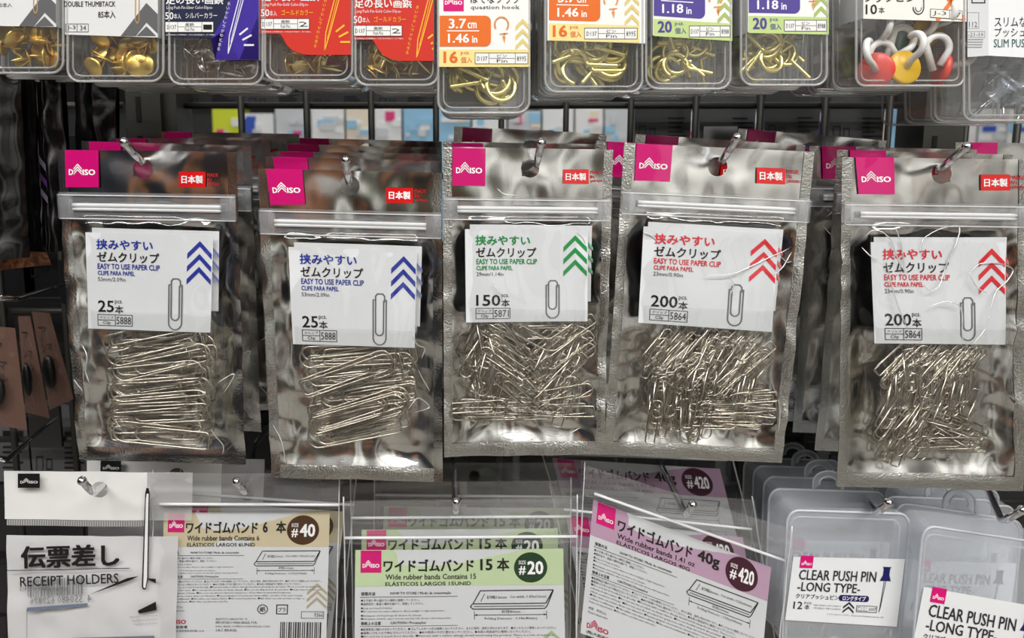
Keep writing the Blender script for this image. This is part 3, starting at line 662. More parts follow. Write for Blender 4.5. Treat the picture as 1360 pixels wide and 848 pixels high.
def hook_print(pr, ox, oy, big, small, cnt, c1, c2, code, hc, sk=0, wd=120):
    X = lambda a: ox+a
    pr.rect(X(0), oy-14, X(wd), oy+86, (240, 240, 238), 0) if 0 else None
    r = 8; pts = [(X(0), oy-20), (X(60), oy-20)]+[(X(60+r*math.sin(math.radians(a))), oy-12-r*math.cos(math.radians(a))) for a in range(0, 91, 15)]
    pts += [(X(60+r*math.cos(math.radians(a))), oy+13+r*math.sin(math.radians(a))) for a in range(0, 91, 15)]+[(X(0), oy+21)]
    pr.poly([(a, c+(a-ox)*sk) for a, c in pts], c1, 1)
    pr.text(big, X(12), oy-16+sk*25, X(35), oy-3+sk*25, (250, 250, 250), .02, 2, 2); pr.text('cm', X(37), oy-11+sk*40, X(49), oy-3+sk*40, (250, 250, 250), .02, 2, 2)
    pr.line([(X(10), oy+0.2+sk*10), (X(52), oy+0.2+sk*52)], 1.2, (250, 250, 250), 2); pr.text(small, X(11), oy+4+sk*25, X(39), oy+16+sk*25, (250, 250, 250), .02, 2, 2); pr.text('in', X(43), oy+7+sk*45, X(50), oy+16+sk*45, (250, 250, 250), .02, 2, 2)
    pr.poly([(X(0), oy+25), (X(wd), oy+25+sk*wd), (X(wd), oy+48+sk*wd), (X(0), oy+48)], c2, 1)
    pr.text(cnt, X(5), oy+27.5+sk*10, X(24), oy+43+sk*10, hc, .03, 2, 3); pr.text('pcs.', X(28), oy+28+sk*34, X(40), oy+33+sk*34, hc, .01, 1, 3); pr.text('個入', X(28), oy+35+sk*34, X(43), oy+43+sk*34, hc, .01, 2, 3)
    code_box(pr, X(47), oy+29.5+sk*80, X(wd-3), oy+44+sk*80, 'D137', 'ピン', 'Pin', code)
    pr.ring(X(82), oy-8+sk*80, 9, 10, 2.2, (232, 160, 90), 2, 14, 150, 400); pr.line([(X(86), oy+4+sk*80), (X(85), oy+8+sk*80)], 2.2, (232, 160, 90), 2); pr.line([(X(80), oy+4.5+sk*80), (X(90), oy+3.5+sk*80)], 1.6, (232, 160, 90), 2); pr.poly([(X(83), oy+8+sk*80), (X(87.5), oy+8+sk*80), (X(86), oy+17+sk*80)], (232, 160, 90), 2)
    for k in range(3): pr.chevron(X(wd-10), oy-16+k*13+sk*(wd-10), 9.5, 10, 6, (222, 204, 130) if c2 == YEL else (170, 190, 110), 2)
def quadpoly(x0, x1, yl, yr): return [(x0, -90), (x1, -90), (x1, yr), (x0, yl)]
root, lb, pr = pin_box('hookA', 582, 703, 150, 'clear box of brass question hooks hanging lowest, orange 3.7 cm label', quadpoly(581, 704, 89, 89), (240, 240, 238))
hook_print(pr, 584, 41, '3.7', '1.46', '16', OR, YEL, '8995', (226, 110, 40)); pr.rect(589, -20, 616, 15, PINK, 1); pr.logo(591, -4, 614, 6.5, (255, 255, 255), 3); pr.text('はてなフック', 625, -8, 690, 5, INK, 0, 2); pr.text('question hook', 625, 7, 690, 14, INK, 0, 1); pr.build('print', lb)
root, lb, pr = pin_box('hookB', 724, 853, 122, 'clear box of brass question hooks, higher of the two orange labels', quadpoly(727, 857, 54, 58), (240, 240, 238))
hook_print(pr, 729, 6, '3.7', '1.46', '16', OR, YEL, '8995', (226, 110, 40), .025); pr.build('print', lb)
root, lb, pr = pin_box('hookC', 858, 970, 118, 'clear box of small brass hooks with violet and green 1.18 in label, left one', quadpoly(867, 972, 47, 54), (240, 240, 238))
hook_print(pr, 868, 0, '3.0', '1.18', '20', PUR, LG, '8988', PUR, .065, 104); pr.build('print', lb)
root, lb, pr = pin_box('hookD', 984, 1098, 113, 'clear box of small brass hooks with violet and green 1.18 in label, right one', quadpoly(993, 1100, 43, 45), (240, 240, 238))
hook_print(pr, 994, -4, '3.0', '1.18', '20', PUR, LG, '8988', PUR, .02, 106); pr.build('print', lb)
root, lb, pr = pin_box('cup', 1137, 1280, 114, 'clear box of coloured plastic hook pins with white label and orange crossed mark', quadpoly(1146, 1283, 25, 29), (238, 236, 230), r=12)
pr.text('フックピン', 1147, -8, 1215, 3, INK, .02); pr.text('10', 1149, 6, 1164, 19, INK, .01); pr.text('本', 1166, 9.5, 1174, 18, INK)
for dx in (-1, 1):
    pr.line([(1262-dx*20, -24), (1262+dx*17, 26)], 5.5, (232, 130, 66), 1)
pr.ring(1219, 10, 7, 9, 1.4, (70, 70, 70), 2, 14, 0, 180); pr.line([(1226, 10), (1226, -10)], 1.4, (70, 70, 70), 2); pr.ring(1219, 10, 4, 5.5, .9, (70, 70, 70), 2, 14, 0, 180)
pr.poly([(1235, 12), (1277, 15), (1277, 26), (1235, 23)], (238, 236, 230), 2); pr.line([(1235, 12), (1277, 15), (1277, 26), (1235, 23)], .7, (90, 90, 90), 3, True); pr.line([(1260, 13.5), (1260, 25)], .7, (90, 90, 90), 3)
pr.text('J-3', 1238, 15, 1256, 22, (80, 80, 80), 0, 1, 3, rot=3); pr.text('17', 1264, 16.5, 1275, 23.5, (80, 80, 80), 0, 1, 3, rot=3); pr.build('print', lb)
root, lb, pr = pin_box('slim', 1280, 1420, 160, 'milky clear box of slim push pins cut by the right edge', quadpoly(1312, 1420, 74, 80), (234, 236, 238), r=12)
pr.poly([(1284, -60), (1312, -60), (1312, 74), (1284, 76)], (214, 216, 218), 0)
pr.text('スリムな針の', 1320, 22, 1384, 36, (40, 44, 48), 0); pr.text('プッシュピン', 1320, 37, 1384, 49, (40, 44, 48), 0); pr.text('SLIM PUSH PIN', 1319, 52, 1386, 63, (50, 100, 96), .005)
pr.text('112', 1286, 29, 1297, 36, (80, 80, 84), 0, 1); pr.frame(1284, 17, 1299, 38, .6, (120, 120, 122)); pr.frame(1284, 42, 1307, 50, .6, (120, 120, 122)); pr.text('-21-10', 1285, 43.5, 1305, 48.5, (80, 80, 84), 0, 1)
for k in range(4): pr.rect(1284, 52+k*3.4, 1305-k*.6, 53.4+k*3.4, (150, 150, 152), 2)
pr.frame(1290, -12, 1307, 4, 1.6, (40, 40, 40)); pr.build('print', lb)
# boxes queued behind
for key, n, wh in (('goldL', 1, 'thumbtack box at the left edge'), ('gold', 2, 'brass thumbtack box'), ('silver', 2, 'navy sleeved box'), ('redA', 2, 'left red sleeved box'), ('redB', 2, 'right red sleeved box'), ('hookA', 2, 'lowest hook box'), ('hookB', 2, 'higher orange hook box'),
                   ('hookC', 2, 'left violet label box'), ('hookD', 2, 'right violet label box'), ('cup', 2, 'box of coloured hook pins'), ('slim', 2, 'slim push pin box')):
    root, x0, x1, yb, Y, dp = BOXES[key]
    for i in range(n):
        copy_tree(root, Vector(root.location)+Vector((R.uniform(-.002, .002), (dp+.003)*(i+1), -.001*(i+1))), 'clear pin box queued %s behind the %s' % (('first', 'second')[i], wh), group='boxes behind the front ones', skip=())

# what lies in the boxes
def lathe(b, prof, m, n=20):
    v = []; f = []; k = len(prof)
    for r_, z in prof:
        for i in range(n): v.append((r_*math.cos(2*math.pi*i/n), r_*math.sin(2*math.pi*i/n), z))
    for j in range(k-1):
        for i in range(n): f.append((j*n+i, (j+1)*n+i, (j+1)*n+(i+1) % n, j*n+(i+1) % n))
    b.add(v, f, m)
def as_mesh(b, name): o = b.build(name, origin=(0, 0, 0)); d = o.data; bpy.data.objects.remove(o); return d
def tack(m, hr, plen, dome, name):
    b = MB(); lathe(b, [(.0001, dome), (hr*.5, dome*.8), (hr*.85, dome*.35), (hr, 0), (hr*.98, -.0004), (hr*.8, dome*.2-.0005), (.0008, dome*.5-.0006), (.0008, -plen*.75), (.0001, -plen)], m, 22); return as_mesh(b, name)
TACK = tack(GOLD, .0056, .008, .0016, 'thumbtack'); PINS = tack(NICKEL, .0048, .012, .0005, 'push_pin'); PING = tack(mat('pale_brass', (236, 214, 150), .25, .9), .0048, .012, .0005, 'push_pin')
def screw_hook(sc):
    b = MB(); rw = .0012*sc; R0 = .0068*sc
    b.tube([(R0*math.cos(math.radians(a)), 0, R0*math.sin(math.radians(a))+R0) for a in range(170, -91, -13)], rw, BRASSY, 8)
    ln = .0155*sc; pts = []; rad = []
    for k in range(41): t = k/40; pts.append((0, 0, -t*ln)); rad.append(rw*(1.15 if k % 2 else .82)*(1-.0*t) if t > .2 and t < .93 else rw*(1 if t <= .2 else (1-t)/.07*.8+.05))
    b.tube(pts, rw, BRASSY, 8, radii=rad)
    b.tube([(0, 0, .0002), (0, 0, -.0006)], rw*1.9, BRASSY, 12); return as_mesh(b, 'question_hook')
HOOKL, HOOKS = screw_hook(1.1), screw_hook(.9)
def toss(me, name, cat, n, x0, x1, y0, y1, key, label, group, face=.0, flat=False):
    """drops n things into a box at random, keeping every one inside its walls"""
    _, bx0, bx1, byb, Y, dp = BOXES[key]; vs = [v.co for v in me.vertices][::3]
    lo, hi, zb, zt = P(bx0+7, 60, Y).x, P(bx1-7, 60, Y).x, P(600, byb-6, Y).z, P(600, y0-34, Y).z
    done = 0; tries = 0
    while done < n and tries < n*400:
        tries += 1
        loc = P(R.uniform(x0, x1), y0-8+(y1-y0+8)*R.random(), Y+.006+(dp-.012)*(1-done/n))
        if flat: m = Matrix.Rotation(R.uniform(-.35, .35), 3, 'X') @ Matrix.Rotation(R.uniform(0, 6.28), 3, 'Y') @ Matrix.Rotation(R.uniform(-.4, .4), 3, 'Z')
        elif R.random() < face: m = Matrix.Rotation(math.pi/2+R.uniform(-.6, .6), 3, 'X') @ Matrix.Rotation(R.uniform(-.6, .6), 3, 'Y')
        else: m = Matrix.Rotation(R.uniform(0, 6.28), 3, 'X') @ Matrix.Rotation(R.uniform(0, 6.28), 3, 'Y')
        pts = [m @ v + loc for v in vs]
        if min(p.x for p in pts) < lo or max(p.x for p in pts) > hi or min(p.z for p in pts) < zb or max(p.z for p in pts) > zt or min(p.y for p in pts) < Y+.001 or max(p.y for p in pts) > Y+dp-.001: continue
        o = bpy.data.objects.new(name, me); COL.objects.link(o); o.location = loc; o.rotation_euler = m.to_euler(); tag(o, label, cat, group); done += 1
toss(TACK, 'thumbtack', 'thumbtack', 24, -20, 70, 45, 82, 'goldL', 'brass thumbtack in the box at the left edge', 'brass thumbtacks at the left edge', .5)
toss(TACK, 'thumbtack', 'thumbtack', 36, 108, 203, 58, 94, 'gold', 'brass thumbtack heaped in the box under the grey chevron label', 'brass thumbtacks in the chevron box', .5)
toss(PINS, 'push_pin', 'push pin', 24, 240, 336, 62, 98, 'silver', 'silver long push pin in the navy sleeved box', 'silver push pins', .25)
toss(PING, 'push_pin', 'push pin', 22, 366, 456, 58, 94, 'redA', 'brass long push pin in the left red sleeved box', 'brass push pins in the left red box', .25)
toss(PING, 'push_pin', 'push pin', 22, 484, 570, 66, 100, 'redB', 'brass long push pin in the right red sleeved box', 'brass push pins in the right red box', .25)
toss(HOOKL, 'question_hook', 'hook', 14, 598, 688, 98, 134, 'hookA', 'brass screw hook in the lowest hanging hook box', 'brass hooks in the lowest box', 0, True)
toss(HOOKL, 'question_hook', 'hook', 14, 742, 838, 66, 106, 'hookB', 'brass screw hook in the higher orange label box', 'brass hooks in the higher orange box', 0, True)
toss(HOOKS, 'question_hook', 'hook', 13, 874, 956, 60, 104, 'hookC', 'small brass hook in the left violet label box', 'brass hooks in the left violet box', 0, True)
toss(HOOKS, 'question_hook', 'hook', 13, 1000, 1086, 56, 100, 'hookD', 'small brass hook in the right violet label box', 'brass hooks in the right violet box', 0, True)
WPL = mat('white_plastic', (232, 232, 230), .25)
def hook_pin_fix(px, py, Y, rgb, cname, rot, label):
    r = thing('hook_pin', P(px, py, Y), label, 'hook pin', 'plastic hook pins'); ORG[r.name] = Vector((0, 0, 0))
    b = MB(); lathe(b, [(.0001, .0018), (.0078, .0018), (.0086, .0010), (.0088, 0), (.0086, -.0012), (.0070, -.0016), (.0001, -.0016)], mat('plastic_'+cname, rgb, .28), 28); b.build('cap_disc', r)
    b = MB(); b.tube([(0, 0, .0015), (0, .003, .006)]+[(0, .0095-.0055*math.cos(math.radians(a)), .0075+.0065*math.sin(math.radians(a))) for a in range(10, 215, 16)], .0017, WPL, 10); b.build('hook_arm', r)
    r.rotation_euler = rot; return r
rad = math.radians
for px, py, dy, rgb, cn, rot, lb in [(1201, 90, .0035, (236, 188, 20), 'yellow', (rad(80), 0, rad(8)), 'yellow capped white hook pin at the front of the box'), (1164, 93, .0060, (226, 74, 66), 'red', (rad(95), rad(-10), rad(-42)), 'red capped hook pin lying left of the yellow one'),
        (1232, 40, .014, (228, 176, 20), 'yellow', (rad(100), 0, rad(15)), 'yellow capped hook pin half hidden under the white label'), (1250, 92, .011, (220, 60, 60), 'red', (rad(100), 0, rad(82)), 'red capped hook pin seen edge on at the right'),
        (1165, 62, .016, (40, 40, 48), 'black', (rad(88), rad(5), rad(-10)), 'black capped hook pin at the left of the box'), (1206, 56, .017, (20, 100, 70), 'green', (rad(95), 0, rad(20)), 'green capped hook pin behind a white hook'), (1180, 42, .018, (52, 52, 60), 'black', (rad(70), rad(20), rad(20)), 'dark grey capped hook pin under the label')]:
    hook_pin_fix(px, py, TOPY+dy, rgb, cn, rot, lb)
def loose_hook(px, py, Y, ang, lb):
    o = P(px, py, Y); b = MB(); ca, sa = math.cos(rad(ang)), math.sin(rad(ang))
    pts = [(-.012, -.004)]+[(-.002+.0062*math.cos(rad(a)), .0015+.0062*math.sin(rad(a))) for a in range(110, -85, -15)]+[(-.008, -.0052)]
    b.tube([(o.x+x*ca-z*sa, o.y, o.z+x*sa+z*ca) for x, z in pts], .0018, WPL, 10); tag(b.build('plastic_hook'), lb, 'hook', 'loose white plastic hooks')
loose_hook(1172, 66, TOPY+.0095, 118, 'white plastic hook curling above the red cap'); loose_hook(1204, 54, TOPY+.0100, 25, 'white looped plastic hook in the middle of the box'); loose_hook(1251, 62, TOPY+.006, 55, 'white plastic hook at the right side of the box')
CLRP = film('clear_acrylic', gain=1.6, rough=.05, haze=.2, hazec=(.8, .85, .9), scale=30, dist=.0005, tint=(.86, .89, .93))
def clear_pin(px, py, Y, rot, label, group, s=1):
    r = thing('clear_push_pin', P(px, py, Y), label, 'push pin', group); ORG[r.name] = Vector((0, 0, 0))
    b = MB(); lathe(b, [(.0001, .010*s), (.0048*s, .010*s), (.005*s, .009*s), (.003*s, .008*s), (.0024*s, .003*s), (.0044*s, .0008*s), (.0045*s, 0), (.0001, 0)], CLRP, 18); b.build('grip', r)
    b = MB(); b.tube([(0, 0, 0), (0, 0, -.012*s), (0, 0, -.014*s)], .0005, STEEL, 6, radii=[.0005, .0005, .0001]); b.build('needle', r); r.rotation_euler = rot
for i in range(8): clear_pin(1306+R.random()*60, 92+R.random()*46, TOPY+.008+.001*i, (R.uniform(-.6, .6), R.uniform(-.7, .7), 0), 'clear push pin standing in the slim pin box at the right edge', 'slim clear push pins')

# ---------------------------------------------------------------- bottom row
BY = .012
def ziprib(root, a, c, Y, r=.0009):
    b = MB(); p0, p1 = P(*a, Y), P(*c, Y); b.tube([p0.lerp(p1, k/12) for k in range(13)], r, RIBM, 8); b.build('zip_rib', root)
def polybag(name, tl, tr, br, bl, Y, hole, hr, label, cat, group, zl, seed, amp=.0010, m=None):
    q = Quad(tl, tr, br, bl, Y); root = thing(name, P(*hole, Y), label, cat, group); hu, hv = q.inv(*hole); HR = hr*.0004
    def dz(u, v): x, y = u*q.w, v*q.h; return .003*sstep(0, .08, u)*sstep(0, .08, 1-u)*sstep(.05, .4, v)+amp*nz(x*.35, y*1.8, 70, seed)+amp*.8*ridge(x, y, 45, seed)*math.exp(-((u-hu)**2/.03+(v-hv)**2/.02))
    vs = q.inv(*zl[0])[1]; b = MB(); b.sheet(q, 70, 24, lambda u, v: .0065+dz(u, v), POLYH, 0, 0, 1, vs, [(hu, hv, HR)]); b.sheet(q, 70, 60, lambda u, v: .0065+dz(u, v)*(1-.7*sstep(vs, vs+.1, v)), POLY, 0, vs, 1, 1); b.build('front_film', root)
    b = MB(); b.sheet(q, 24, 30, lambda u, v: -.006*sstep(.1, .4, v)+.0006*nz(u*q.w, v*q.h, 40, seed+2), m or POLY, holes=[(hu, hv, HR)]); b.build('rear_film', root)
    for s in (0.0, 1.0): b = MB(); b.tube([q(s, k/20, .002+.0006*math.sin(k)) for k in range(21)], .00045, RIBM, 6); b.build('side_weld', root)
    if zl: ziprib(root, zl[0], zl[1], Y-.0085)
    return root, q
BLURB_J = ['●お子様の手の届かない場所に保管してください。', '●直射日光・高温の場所を避けて、保管してください。']
BLURB_E = ['●Keep out of reach of children.', '●Do not store in a place subject to direct sunlight or high temperature.', '●Armazene em local longe do alcance de crianças.', '●Armazene evitando expor a locais com luz solar direta e alta temperatura.']
CAUT = ['●医療食品に触れさせないでください。●ゴムアレルギーの方は使用しないでください。まれに発疹、湿疹の恐れがあります。●尖ったものに使用しないでください。', '●衝撃に力を入れて伸ばさないでください。●火や熱源のそばに置かないでください。●本来の用途以外に使用しないでください。',
        '●Do not let it touch food directly. ●Persons with a rubber allergy should avoid using the product. There is a risk of rashes or', 'eczema in rare cases. ●Do not use the product on sharp objects. ●Do not forcibly stretch the product. ●Keep items from fire and',
        'other sources of heat. ●Do not use the product for purposes other than its intended purposes.', '●Não deixe em contato direto com alimentos. ●Pessoas alérgicas a borracha não devem utilizar o produto. Pode causar erupção',
        'cutânea ou inflamação. ●Não utilize com objetos afiados. ●Não puxe forçadamente. ●Não deixe o produto próximo ao fogo ou', 'fontes de aquecimento. ●Não utilize o produto para outros fins.']
def band_print(pr, n, sub1, sub2, size, hcol, ccol, cutw, fold, code, k=1.0, rc=8.0, gram=False):
    """100 wide template of the rubber band label; k stretches the header"""
    Hh = 18.9*k
    pr.poly([(0, 0), (100, 0), (100, Hh), (0, Hh)], hcol, 0)
    pr.rect(2.6, .2, 12.6, 11.6*k**.5, PINK, 1); pr.logo(3.6, 5.0, 11.7, 9.0*k**.5)
    if gram: pr.text('ワイドゴムバンド', 14.3, 4.6*k, 56, 11.3*k, INK, .03); pr.text('40g', 59, 4.6*k, 71.5, 12.6*k, INK, .03)
    else: pr.text('ワイドゴムバンド', 13.6, 4.7*k, 57, 11.2*k, INK, .03); pr.text(n, 60, 4.9*k, 60+5.6*len(n)/1.9, 10.8*k, INK, .03); pr.text('本', 68, 4.4*k, 74, 11.2*k, INK, .03)
    pr.text(sub1, 14.6, 12.4*k, 58, 15.2*k, INK, .012); pr.text(sub2, 14.6, 16*k, 55.5, 18.5*k, INK, .012)
    cy = 9.6*k; pr.disc(84.2, cy, rc, rc, ccol, 1); pr.text('SIZE', 84.2-rc*.72, cy-rc*.46, 84.2-rc*.28, cy-rc*.22, (255, 255, 255), .01); pr.text('#', 84.2-rc*.72, cy-rc*.1, 84.2-rc*.3, cy+rc*.48, (255, 255, 255), .02); pr.text(size, 84.2-rc*.2, cy-rc*.42, 84.2+rc*.76, cy+rc*.46, (255, 255, 255), .03)
    o = Hh-18.9
    T = lambda t, x0, y, x1, h, c=INK, b=.004: pr.text(t, x0, y+o, x1, y+o+h, c, b, 1)
    T('保管方法', 3, 21.6, 9.8, 1.9, INK, .02); T('HOW TO STORE / Modo de conservação', 17, 21.7, 46, 1.7, INK, .015); pr.line([(2.6, 24.4+o), (49, 24.4+o)], .25, INK)
    for i, t in enumerate(BLURB_J): T(t, 3, 25.4+i*1.9, 31+i*2, 1.35)
    for i, (t, xx) in enumerate(zip(BLURB_E, (18, 43, 32, 46))): T(t, 3, 29.7+i*1.7+(i > 1)*.6, xx, 1.2)
    T('使用上の注意', 3, 37.4, 12.5, 1.9, INK, .02); T('CAUTION / Precauções', 17, 37.5, 34, 1.7, INK, .015); pr.line([(2.6, 40.0+o), (49, 40.0+o)], .2, INK)
    for i, t in enumerate(CAUT): T(t, 3, 40.9+i*1.95, (96, 84, 95, 96, 78, 95, 96, 50)[i]-10*(i > 4), 1.4)
    # drawn rubber band with its sizes
    pr.line([(60, 21.6+o), (94.8, 21.6+o), (91.2, 28.6+o), (56.4, 28.6+o)], .5, INK, 1, True); pr.line([(56.0, 28.8+o), (55.2, 30.2+o), (56.4, 31.4+o), (90.6, 31.4+o), (91.8, 30+o), (94.8, 22+o)], .5, INK, 1); pr.line([(57, 30+o), (90.5, 30+o)], .35, INK, 1)
    pr.line([(62, 23.3+o), (60.2, 27.3+o)], .3, INK, 1); T('切幅%s' % cutw[0], 63, 24.2, 72.5, 1.8); T('Cut width: %s' % cutw[1], 74, 24.3, 91.5, 1.7)
    pr.line([(57, 34.6+o), (91.5, 34.6+o)], .3, INK); 
    for xx, s in ((57, 1), (91.5, -1)): pr.poly([(xx, 34.6+o), (xx+s*1.4, 34.1+o), (xx+s*1.4, 35.1+o)], INK, 1); pr.line([(xx, 32.6+o), (xx, 37+o)], .25, INK)
    T('折径%s' % fold[0], 70, 32, 79, 1.7); T('Folding Diameter : %s' % fold[1], 62, 35.8, 87, 1.7)
    for kk in range(3): pr.chevron(93.6, 43+o+kk*4.6, 6, 6, 2.1, tuple(int(c*.85) for c in hcol))
    T('材質：天然ゴム', 3, 58, 13, 1.6); T('Material : Natural rubber', 3, 60.6, 14, 1.1)
    pr.logo(3, 64.5+o, 15, 70.2+o, (190, 20, 70)); T('(株)大創産業', 3, 71.4, 16, 2.2, INK, .01); T('広島県東広島市西条吉行東1-4-14', 3, 74.2, 26, 1.6)
    pr.ring(61, 60.5+o, 3, 3, .5, INK, 1); pr.text('紙', 59.2, 58.8+o, 62.8, 62.2+o, INK, .01, 1); pr.frame(69.5, 57.6+o, 76, 63.6+o, .6, INK); pr.text('プラ', 70.5, 59.2+o, 75, 62.2+o, INK, .01, 1)
    pr.frame(84.5, 62+o, 98, 66.4+o, .3, INK); T(code, 92.3, 62.6, 97.6, 3); 
    for i, t in enumerate(('ELÁSTICOS LARGOS NO. %s' % size, 'IMPORTADO PARA BRASIL POR:', 'DAISO BRASIL COMÉRCIO E IMPORTAÇÃO LTDA.', 'SAC BRASIL')): T(t, 33, 66+i*2.6, (52, 58, 66, 46)[i], 1.7)
    xx = 72
    while xx < 97: wd = R.choice((.35, .6, .9)); pr.rect(xx, 69+o, xx+wd, 82+o, INK, 1); xx += wd+R.choice((.4, .6, .9))
BANDM = mat('amber_rubber', (92, 48, 18), .35, 0, .5)
def band_bag(key, quad, lq, Y, hole, label, zl, seed, args, kw, hcol):
    root, q = polybag('rubber_band_bag', *quad, Y, hole, 9, label, 'bag', 'front bags of rubber bands', zl, seed)
    cq = Quad(*lq, Y-.003); b = MB(); b.sheet(cq, 12, 12, lambda u, v: .0004*math.sin(v*5+u*3), PAPER); lc = b.build('label_card', root)
    pr = Print(cq, 100, 100*cq.h/cq.w, .0002, lambda u, v: .0004*math.sin(v*5+u*3)); band_print(pr, *args, **kw); pr.build('print', lc); BOXES[key] = (root, q); return root, cq
def bands(cq, n, label, group, wd=.010):
    for i in range(n):
        b = MB(); y0 = .0024+i*.0011; L = cq.w*.96; o = cq(.02, .42+.055*i, -y0); ax = (cq(1, .5)-cq(0, .5)).normalized(); az = (cq(0, 0)-cq(0, 1)).normalized()
        path = [o+ax*(L*t/20) for t in range(21)]; v = []; f = []
        pts = [p+Vector((0, .0004, 0)) for p in path]+[p-Vector((0, .0004, 0)) for p in path[::-1]]
        for p in pts: v += [p+az*wd/2, p-az*wd/2]
        nn = len(pts); f = [(2*k, 2*k+1, 2*((k+1) % nn)+1, 2*((k+1) % nn)) for k in range(nn)]
        b.add(v, f, BANDM); tag(b.build('rubber_band'), label, 'rubber band', group)
r40, c40 = band_bag('b40', ((205, 622), (452, 622), (446, 905), (204, 905)), ((218, 681), (438, 681), (432, 900), (212, 900)), BY, (333, 650), 'clear bag of six wide rubber bands with beige size 40 label', ((212, 670), (451, 671)), 11,
         ('6', 'Wide rubber bands Contains 6', 'ELÁSTICOS LARGOS 6UNID', '40', (208, 196, 164), (72, 44, 22), ('21mm', '0.82in(21mm)'), ('160mm', '6.29in(160mm)'), '9366'), dict(k=1.18, rc=9.7), 0)
r20, c20 = band_bag('b20', ((457, 658), (766, 655), (764, 930), (462, 930)), ((472, 731), (748, 729), (752, 925), (470, 927)), BY-.004, (606, 676), 'clear bag of fifteen rubber bands with pale green size 20 label, frontmost', ((457, 715), (767, 713)), 12,
         ('15', 'Wide rubber bands Contains 15', 'ELÁSTICOS LARGOS 15UNID', '20', (196, 216, 172), (26, 60, 30), ('12mm', '0.47in(12mm)'), ('80mm', '3.14in(80mm)'), '9373'), dict(), 0)
r42, c42 = band_bag('b42', ((776, 612), (1050, 697), (1024, 935), (764, 860)), ((788, 664), (1024, 754), (1007, 930), (771, 842)), BY-.002, (908, 660), 'clear bag of forty grams of rubber bands with mauve size 420 label, hanging askew', ((789, 656), (1042, 745)), 13,
         ('', 'Wide rubber bands 1.41 oz', 'ELÁSTICOS LARGOS 40G', '420', (190, 156, 182), (64, 12, 38), ('6mm', '0.23in(6mm)'), ('160mm', '6.29in(160mm)'), '9380'), dict(gram=True, rc=9.2), 0)
bands(c40, 4, 'flat amber rubber band in the beige size 40 bag', 'bands in the size 40 bag', .012); bands(c20, 4, 'flat amber rubber band in the green size 20 bag', 'bands in the size 20 bag'); bands(c42, 4, 'flat amber rubber band in the mauve size 420 bag', 'bands in the size 420 bag', .006)
def rear_bag(root, dpx, Y, label, rot):
    h = root.location; o = P(620+dpx[0], 720+dpx[1], BY+Y)-P(620, 720, BY); return copy_tree(root, Vector(h)+o, label, roty=math.radians(rot), group='bags of rubber bands behind the front ones')
rear_bag(r40, (10, -10), .028, 'clear rubber band bag first behind the beige size 40 bag, lower right corner showing', 4)
rear_bag(r20, (0, -26), .026, 'clear rubber band bag first behind the green size 20 bag, faded label above it', 0); rear_bag(r20, (22, -54), .055, 'clear rubber band bag second behind the green size 20 bag', 1)
rear_bag(r42, (-36, -92), .07, 'clear rubber band bag behind the mauve size 420 bag, dark size disc high up', -18); rear_bag(r42, (-26, -10), .035, 'clear rubber band bag directly behind the mauve size 420 bag, left edge showing', -14)

# receipt holder bag
q = Quad((5, 626), (256, 628), (250, 905), (10, 905), BY-.006)
rt = thing('receipt_holder_bag', P(132, 651, BY-.006), 'white and clear bag of receipt holders with black Japanese title, bottom left', 'bag')
hu, hv = q.inv(132, 651); HR = 12*.0004
def rd(u, v): return .0008*nz(u, v*.7, 5, 3)+.0012*math.sin(u*2.5)*sstep(.1, .4, v)
WFILM = bumped('white_film', (228, 228, 226), .32, 0, 22, .003, 2, 'FBM', spec=.5)
b = MB(); b.sheet(q, 50, 14, rd, WFILM, 0, 0, .76, .222, [(hu, hv, HR)]); b.build('white_header', rt)
FADE = film('half_white_film', haze=.45, hazec=(.8, .8, .8), gain=1.3, rough=.12, dist=.001, scale=40)
b = MB(); b.sheet(q, 16, 14, rd, FADE, .76, 0, 1, .222); b.build('clear_header', rt)
GSTR = mat('perforation_grey', (134, 134, 134), .4)
b = MB(); b.sheet(q, 40, 2, lambda u, v: rd(u, v)+.0002, GSTR, .012, .222, .76, .25); ps = b.build('perforated_strip', rt)
pr = Print(q, 100, 100, .0004, rd)
for k in range(58): pr.line([(1.6+k*1.28, 22.4), (1.6+k*1.28, 24.7)], .3, (205, 205, 205))
pr.build('perforation_print', ps)
BODYF = film('grey_white_film', haze=.86, hazec=(.70, .70, .71), gain=.7, rough=.2, dist=.0008, scale=18, ntype='FBM')
b = MB(); b.sheet(q, 50, 60, lambda u, v: rd(u, v)+.001*nz(u, v, 9, 5), BODYF, .01, .295, .93, 1); fb = b.build('white_body', rt)
pq = PxMap(BY-.006); pr = Print(pq, 1, 1, .0032)
pr.rect(28, 626, 57, 645, (20, 20, 22)); pr.logo(31.5, 632, 54.5, 639, (220, 220, 220)); pr.build('logo_patch', rt)
pr = Print(pq, 1, 1, .0032)
pr.text('伝票差し', 32, 720, 162, 750, INK, .035, rot=-1.5); pr.line([(11, 754), (90, 753), (130, 751.5), (175, 751)], 1, INK); pr.text('RECEIPT HOLDERS', 31, 760, 161, 773, INK, .012, rot=-2.2); pr.text('ESPETO PARA PAPEIS', 31, 776, 94, 781, (90, 90, 92), 0, 1)
xx = 41
while xx < 114: wd = R.choice((1, 1.6, 2.4)); pr.rect(xx, 766-(xx-41)*.05, xx+wd, 789-(xx-41)*.05, (120, 122, 126), 1); xx += wd+R.choice((1.2, 1.8, 2.6))
pr.text('4  550480 629896', 44, 787, 125, 797, (120, 122, 126), 0, 1, 1, True, -2)
pr.poly([(40, 803), (120, 797), (120, 801), (40, 808)], (110, 120, 140), 1); pr.line([(40, 805), (40, 848)], .8, (130, 130, 134))
